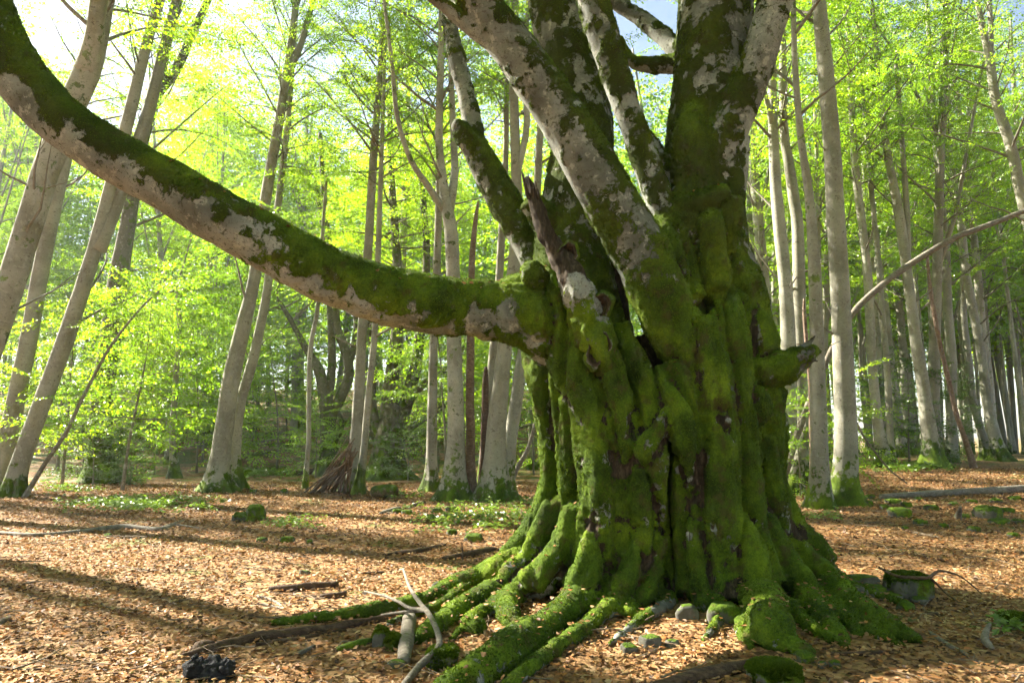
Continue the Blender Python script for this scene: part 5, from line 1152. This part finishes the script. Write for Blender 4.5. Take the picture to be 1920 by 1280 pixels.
# ------------------------------------------------------------------ dead wood
def wood(name, label, path, mt, branches=(), sides=9, rough=0.14, cat='log', lift=0.5, flat=1.0, group=None, step=0.05):
    """path rows: (px, py, width_px[, lift in metres])"""
    SCNT[0] += 1; seed = SCNT[0] + 900
    def rows_(pp):
        out = []
        for p in pp:
            q = ground_at(p[0], p[1]); r = p[2] / 2 * mpp(p[0], p[1], q[1]); lf = p[3] if len(p) > 3 else r * lift
            q = ground_at(p[0], p[1], lf); out.append([*q, r])
        return out
    def skin(R):
        S = spline(R, step)
        def mod(P, a):
            Q = (P[:, None, :] + 0.06 * np.stack([np.cos(a), np.sin(a), np.cos(a)], 1)[None]).reshape(-1, 3)
            return (1 + rough * fbm(Q, 9, seed, 3) + rough * vnoise(Q, 3, seed + 3)).reshape(len(P), -1)
        return tube(S[:, :3], S[:, 3], sides, True, mod, flat)
    R = rows_(path); org = np.array(R[len(R) // 2][:3]); org[2] = gz(org[0], org[1])
    V, Q, T = skin(R)
    if not branches:
        o = link(name, raw_mesh(name, V - org, Q, T, M[mt]), None, org); tag(o, label, cat, group); return o
    o = empty(name, org, label, cat, group); link('stem', raw_mesh('stem', V - org, Q, T, M[mt]), o)
    for b in branches:
        V, Q, T = skin(rows_(b)); link('branch', raw_mesh('branch', V - org, Q, T, M[mt]), o)
    return o
wood('fallen_branch', 'crooked pale dead branch lying across the leaves at the left', [(-40, 995, 7), (0, 999, 8), (60, 1003, 9), (110, 1000, 9), (165, 995, 10), (230, 988, 12), (270, 991, 11), (302, 992, 10), (325, 985, 8), (345, 986, 6), (388, 991, 3)], 'dead_grey', [[(300, 991, 7), (318, 984, 6), (342, 976, 4)]], cat='branch')
wood('rotten_log', 'short dark rotten log lying left of the long root', [(505, 1104, 14), (545, 1103, 17), (590, 1099, 17), (634, 1097, 15)], 'dead', rough=0.35, flat=0.8)
wood('rotten_log', 'small dark wood piece below the short rotten log', [(600, 1117, 11), (625, 1116, 13), (648, 1113, 11)], 'dead', rough=0.35)
wood('split_log', 'long dark split rotten log pointing at the old beech from lower left', [(338, 1230, 10), (370, 1224, 20), (410, 1212, 22), (470, 1199, 22), (540, 1189, 20), (620, 1178, 18), (700, 1163, 16), (770, 1150, 13), (832, 1138, 7)], 'dead', [[(365, 1222, 14), (380, 1208, 20), (400, 1208, 16)], [(480, 1208, 9), (560, 1196, 8), (650, 1180, 6)]], rough=0.35, flat=0.7)
wood('short_log', 'short pale bare round log lying end-on beside the mossy lump', [(768, 1160, 26), (764, 1190, 28), (760, 1215, 27), (758, 1238, 24)], 'dead_grey', rough=0.08, sides=14, lift=0.8)
wood('forked_branch', 'bare grey forked branch arching over the left roots', [(756, 1066, 4, 0.22), (768, 1100, 5, 0.24), (786, 1128, 7, 0.24), (804, 1150, 9, 0.22), (818, 1178, 10, 0.18), (824, 1208, 11, 0.14), (810, 1226, 12, 0.10), (788, 1246, 13, 0.05), (764, 1275, 14, 0.03), (745, 1300, 14, 0.02)], 'dead_grey', [[(800, 1142, 7, 0.23), (770, 1140, 6, 0.2), (748, 1128, 5, 0.2), (722, 1117, 4, 0.15), (684, 1108, 3, 0.1)], [(800, 1144, 6, 0.23), (760, 1146, 5, 0.15), (715, 1152, 3, 0.08)]], cat='branch', sides=8, rough=0.1)
wood('mossy_log', 'thin mossy log end left of the bright moss-covered lump', [(632, 1218, 12), (655, 1212, 17), (680, 1206, 18), (700, 1203, 16)], 'mosslog')
wood('fallen_branch', 'dark crooked branch lying behind the left flank of the old beech', [(718, 1040, 4), (750, 1036, 9), (775, 1034, 13), (800, 1029, 9), (835, 1021, 6)], 'dead', rough=0.3, cat='branch')
wood('rotten_log', 'dark rotten log lying close behind the left flank of the old beech', [(828, 1047, 9), (860, 1043, 14), (900, 1036, 14), (930, 1028, 8)], 'dead', [[(868, 1050, 3), (867, 1030, 3, 0.12), (866, 1018, 2, 0.2)], [(925, 1032, 4), (945, 1026, 4), (960, 1018, 3)]], rough=0.3)
wood('fallen_stick', 'dark stick below the rotten logs near the left root', [(676, 1076, 7), (700, 1074, 8), (722, 1073, 6)], 'dead', cat='stick')
wood('fallen_stick', 'pale broken stick left of the long root tip', [(482, 1118, 6), (502, 1122, 6), (520, 1130, 5), (534, 1141, 5)], 'dead_grey', [[(484, 1131, 5), (510, 1136, 5), (533, 1141, 5)]], cat='stick')
wood('fallen_stick', 'thin grey twig curving over the leaves at the lower left', [(180, 1110, 3), (195, 1135, 4), (215, 1140, 4), (250, 1142, 4), (290, 1147, 3)], 'stick', cat='stick')
wood('fallen_stick', 'dark stick at the lower left corner', [(-10, 1250, 9), (30, 1256, 8), (75, 1255, 6)], 'dead', cat='stick')
wood('fallen_stick', 'stick end poking in from the left edge', [(-20, 1172, 12), (5, 1164, 12), (18, 1158, 9)], 'stick', cat='stick')
wood('fallen_stick', 'grey stick left of the thin mossy log', [(558, 1226, 8), (575, 1218, 9), (590, 1210, 6)], 'dead_grey', cat='stick')
wood('fallen_stick', 'stick leaning out beside the charred wood', [(262, 1290, 7), (290, 1268, 6), (330, 1254, 5)], 'stick', cat='stick')
wood('cut_log', 'short thick dark log lying end-on left of the slim mossy-footed beech', [(703, 921, 20), (716, 921, 24), (728, 921, 24), (738, 921, 22)], 'mosslog', rough=0.1, sides=14, lift=0.9)
wood('grey_log', 'short grey log among the stones left of the pale cluster', [(714, 962, 8), (732, 957, 10), (748, 953, 9)], 'dead_grey')
wood('brown_log', 'short brown log left of the pale cluster', [(757, 954, 7), (775, 948, 9), (794, 942, 8)], 'dead')
wood('fallen_log', 'dark fallen log on the herbs behind the stick shelter', [(552, 890, 8), (575, 886, 12), (600, 883, 12), (625, 884, 8)], 'dead', rough=0.3)
wood('fallen_log', 'long grey fallen trunk lying across the right background', [(1652, 931, 11), (1700, 928, 12), (1770, 924, 13), (1850, 920, 14), (1920, 916, 15), (2010, 911, 15)], 'dead_grey', rough=0.06, sides=12, lift=0.8)
def sagging():
    pts = [(1606, 792, 4, 16.3), (1622, 822, 4, 16.3), (1645, 852, 4, 16.4), (1668, 880, 3, 16.6), (1700, 905, 2.5, 16.9)]
    R = [[*at(a, b, Y), w_ / 2 * mpp(a, b, Y)] for a, b, w_, Y in pts]; S = spline(R, 0.12); org = S[-1, :3].copy(); org[2] = gz(org[0], org[1])
    V, Q, T = tube(S[:, :3], S[:, 3], 6); tag(link('hanging_branch', raw_mesh('hanging_branch', V - org, Q, T, M['dead_grey']), None, org), 'thin dead branch sagging to the ground right of the largest right trunk', 'branch')
sagging()
wood('dark_log', 'dark log at the bottom edge right of centre', [(1225, 1290, 26), (1280, 1276, 27), (1347, 1259, 26), (1405, 1246, 22)], 'dead', rough=0.15, sides=14)
wood('twisted_wood', 'pale twisted dead wood piece near the right edge', [(1856, 1170, 7, 0.12), (1848, 1186, 11, 0.08), (1848, 1202, 14, 0.04), (1860, 1214, 9, 0.02)], 'dead_grey', rough=0.25, cat='dead wood')
wood('fallen_branch', 'pale dead branch on the leaves below the right root tip', [(1742, 1184, 7), (1760, 1196, 8), (1782, 1211, 9), (1812, 1226, 9), (1842, 1244, 8)], 'dead_grey', cat='branch')
wood('bark_strip', 'flat dark bark strip under the right roots', [(1556, 1224, 7), (1600, 1226, 12), (1650, 1224, 11), (1688, 1222, 5)], 'dead', rough=0.3, flat=0.4, cat='bark')
wood('fallen_branch', 'thin forked dead branch resting on the stump block', [(1648, 1063, 4, 0.30), (1680, 1079, 5, 0.26), (1712, 1082, 5, 0.28), (1740, 1082, 5, 0.27), (1760, 1070, 4, 0.28), (1785, 1074, 3, 0.22), (1807, 1084, 3, 0.14), (1840, 1112, 2, 0.04)], 'dead', [[(1742, 1081, 4, 0.27), (1758, 1096, 4, 0.16), (1773, 1111, 3, 0.06), (1800, 1130, 3, 0.02)]], cat='branch', sides=6)
wood('dead_stub', 'broken upright wood stub in the right rubble', [(1797, 974, 13, 0.0), (1798, 962, 11, 0.12), (1801, 950, 5, 0.25)], 'dead_grey', rough=0.3, cat='dead wood')
wood('fallen_stick', 'thin brown stick lying in the sunlit patch on the right', [(1715, 998, 6), (1740, 1004, 7), (1762, 1008, 5)], 'stick', cat='stick')
wood('fallen_branch', 'dark dead branch on the ground before the tall leaning pair', [(280, 938, 4), (330, 930, 4), (348, 931, 4), (392, 930, 3)], 'dead', cat='branch', sides=6)
wood('fallen_stick', 'thin stick in front of the front roots at the bottom', [(1192, 1236, 6), (1222, 1222, 7), (1250, 1204, 4)], 'stick', cat='stick')

def stump_block():
    P = ground_at(1718, 1126); m_ = mpp(1718, 1126, P[1]); V0, Q0, T0 = sphere(30, 16)
    V = np.sign(V0) * np.abs(V0) ** 0.62; V = V / np.abs(V).max(0)
    a = np.arctan2(V0[:, 1], V0[:, 0])
    V = V * np.array([40 * m_, 34 * m_, 27 * m_]); V = V * (1 + 0.05 * np.sin(9 * a) + 0.08 * fbm(V0, 2.5, 5, 3))[:, None]; V[:, 2] += 20 * m_
    org = np.array([P[0], P[1] + 0.12, 0]); org[2] = gz(org[0], org[1])
    o = empty('tree_stump', org, 'low block-shaped mossy stump right of the old beech', 'stump')
    link('wood_block', raw_mesh('wood_block', V, Q0, T0, M['mossstone']), o); tufts(o, V, Q0, T0, 2500, 55, 0.3)
stump_block()
def charred():
    V0, Q0, T0 = sphere(26, 14); P = ground_at(378, 1282); m_ = mpp(378, 1282, P[1]); Vs, Qs, Ts = [], [], []; off = 0
    for (dx, dz, sx, sz) in ((-22, 12, 26, 24), (4, 16, 26, 22), (24, 12, 24, 22), (-26, 30, 12, 12), (34, 20, 14, 16)):
        V = V0 * (1 + 0.6 * fbm(V0 + dx, 1.8, 9 + dx, 4) + 0.2 * vnoise(V0, 8, 3))[:, None] * np.array([sx, 18, sz]) * m_ + np.array([dx, 0, dz]) * m_
        Vs.append(V); Qs.append(Q0 + off); Ts.append(T0 + off); off += len(V)
    org = np.array([P[0], P[1] + 0.1, 0]); org[2] = gz(org[0], org[1])
    o = link('charred_wood', raw_mesh('charred_wood', np.concatenate(Vs), np.concatenate(Qs), np.concatenate(Ts), M['char']), None, org)
    tag(o, 'black charred lump of wood at the bottom left', 'charred wood')
charred()
def shelter():
    rg = np.random.default_rng(8); A = ground_at(600, 925); org = np.array([A[0] + 0.4, A[1], 0]); org[2] = gz(org[0], org[1])
    o = empty('stick_shelter', org, 'lean-to of brown sticks stacked against the slim pale beech', 'stick shelter')
    top = at(656, 846, 17.3)
    for i in range(34):
        t = i / 33; foot = ground_at(572 + 84 * t + rg.normal(0, 3), 927 - 6 * math.sin(t * 3.1) + rg.normal(0, 1.5)); 
        tp = top + np.array([rg.normal(0, 0.06), rg.normal(0, 0.10), rg.normal(0.02, 0.13) - 0.05 * t]); tp = tp + (tp - foot) * rg.uniform(0, 0.08)
        foot = np.array([foot[0], foot[1], gz(foot[0], foot[1]) - 0.02]); mid = (foot + tp) / 2 + rg.normal(0, 0.04, 3)
        S = spline(np.array([[*foot, 0.030], [*mid, 0.026], [*tp, 0.014]]) * np.array([1, 1, 1, rg.uniform(0.6, 1.2)]), 0.25)
        V, Q, T = tube(S[:, :3], S[:, 3], 6, True); link('stick', raw_mesh('stick', V - org, Q, T, M['stick']), o)
shelter()

# ------------------------------------------------------------------ the hazy air
def haze():
    m, nt, out = mat('hazy_air'); g = N(nt)
    v = g.n('ShaderNodeVolumePrincipled', {'Color': (0.86, 0.93, 1.0), 'Density': 0.0007, 'Anisotropy': 0.4})
    g.link(v.outputs[0], out.inputs['Volume'])
    x0, x1, y0, y1, z0, z1 = -420, 420, -220, 640, -4, 60
    V = np.array([[x, y, z] for z in (z0, z1) for y in (y0, y1) for x in (x0, x1)], float)
    Q = np.array([[0, 2, 3, 1], [4, 5, 7, 6], [0, 1, 5, 4], [2, 6, 7, 3], [0, 4, 6, 2], [1, 3, 7, 5]])
    o = link('haze', raw_mesh('haze', V, Q, np.zeros((0, 3), int), m, False)); o['kind'] = 'stuff'; o['label'] = 'thin sunlit haze filling the wood'; o['category'] = 'haze'
haze()
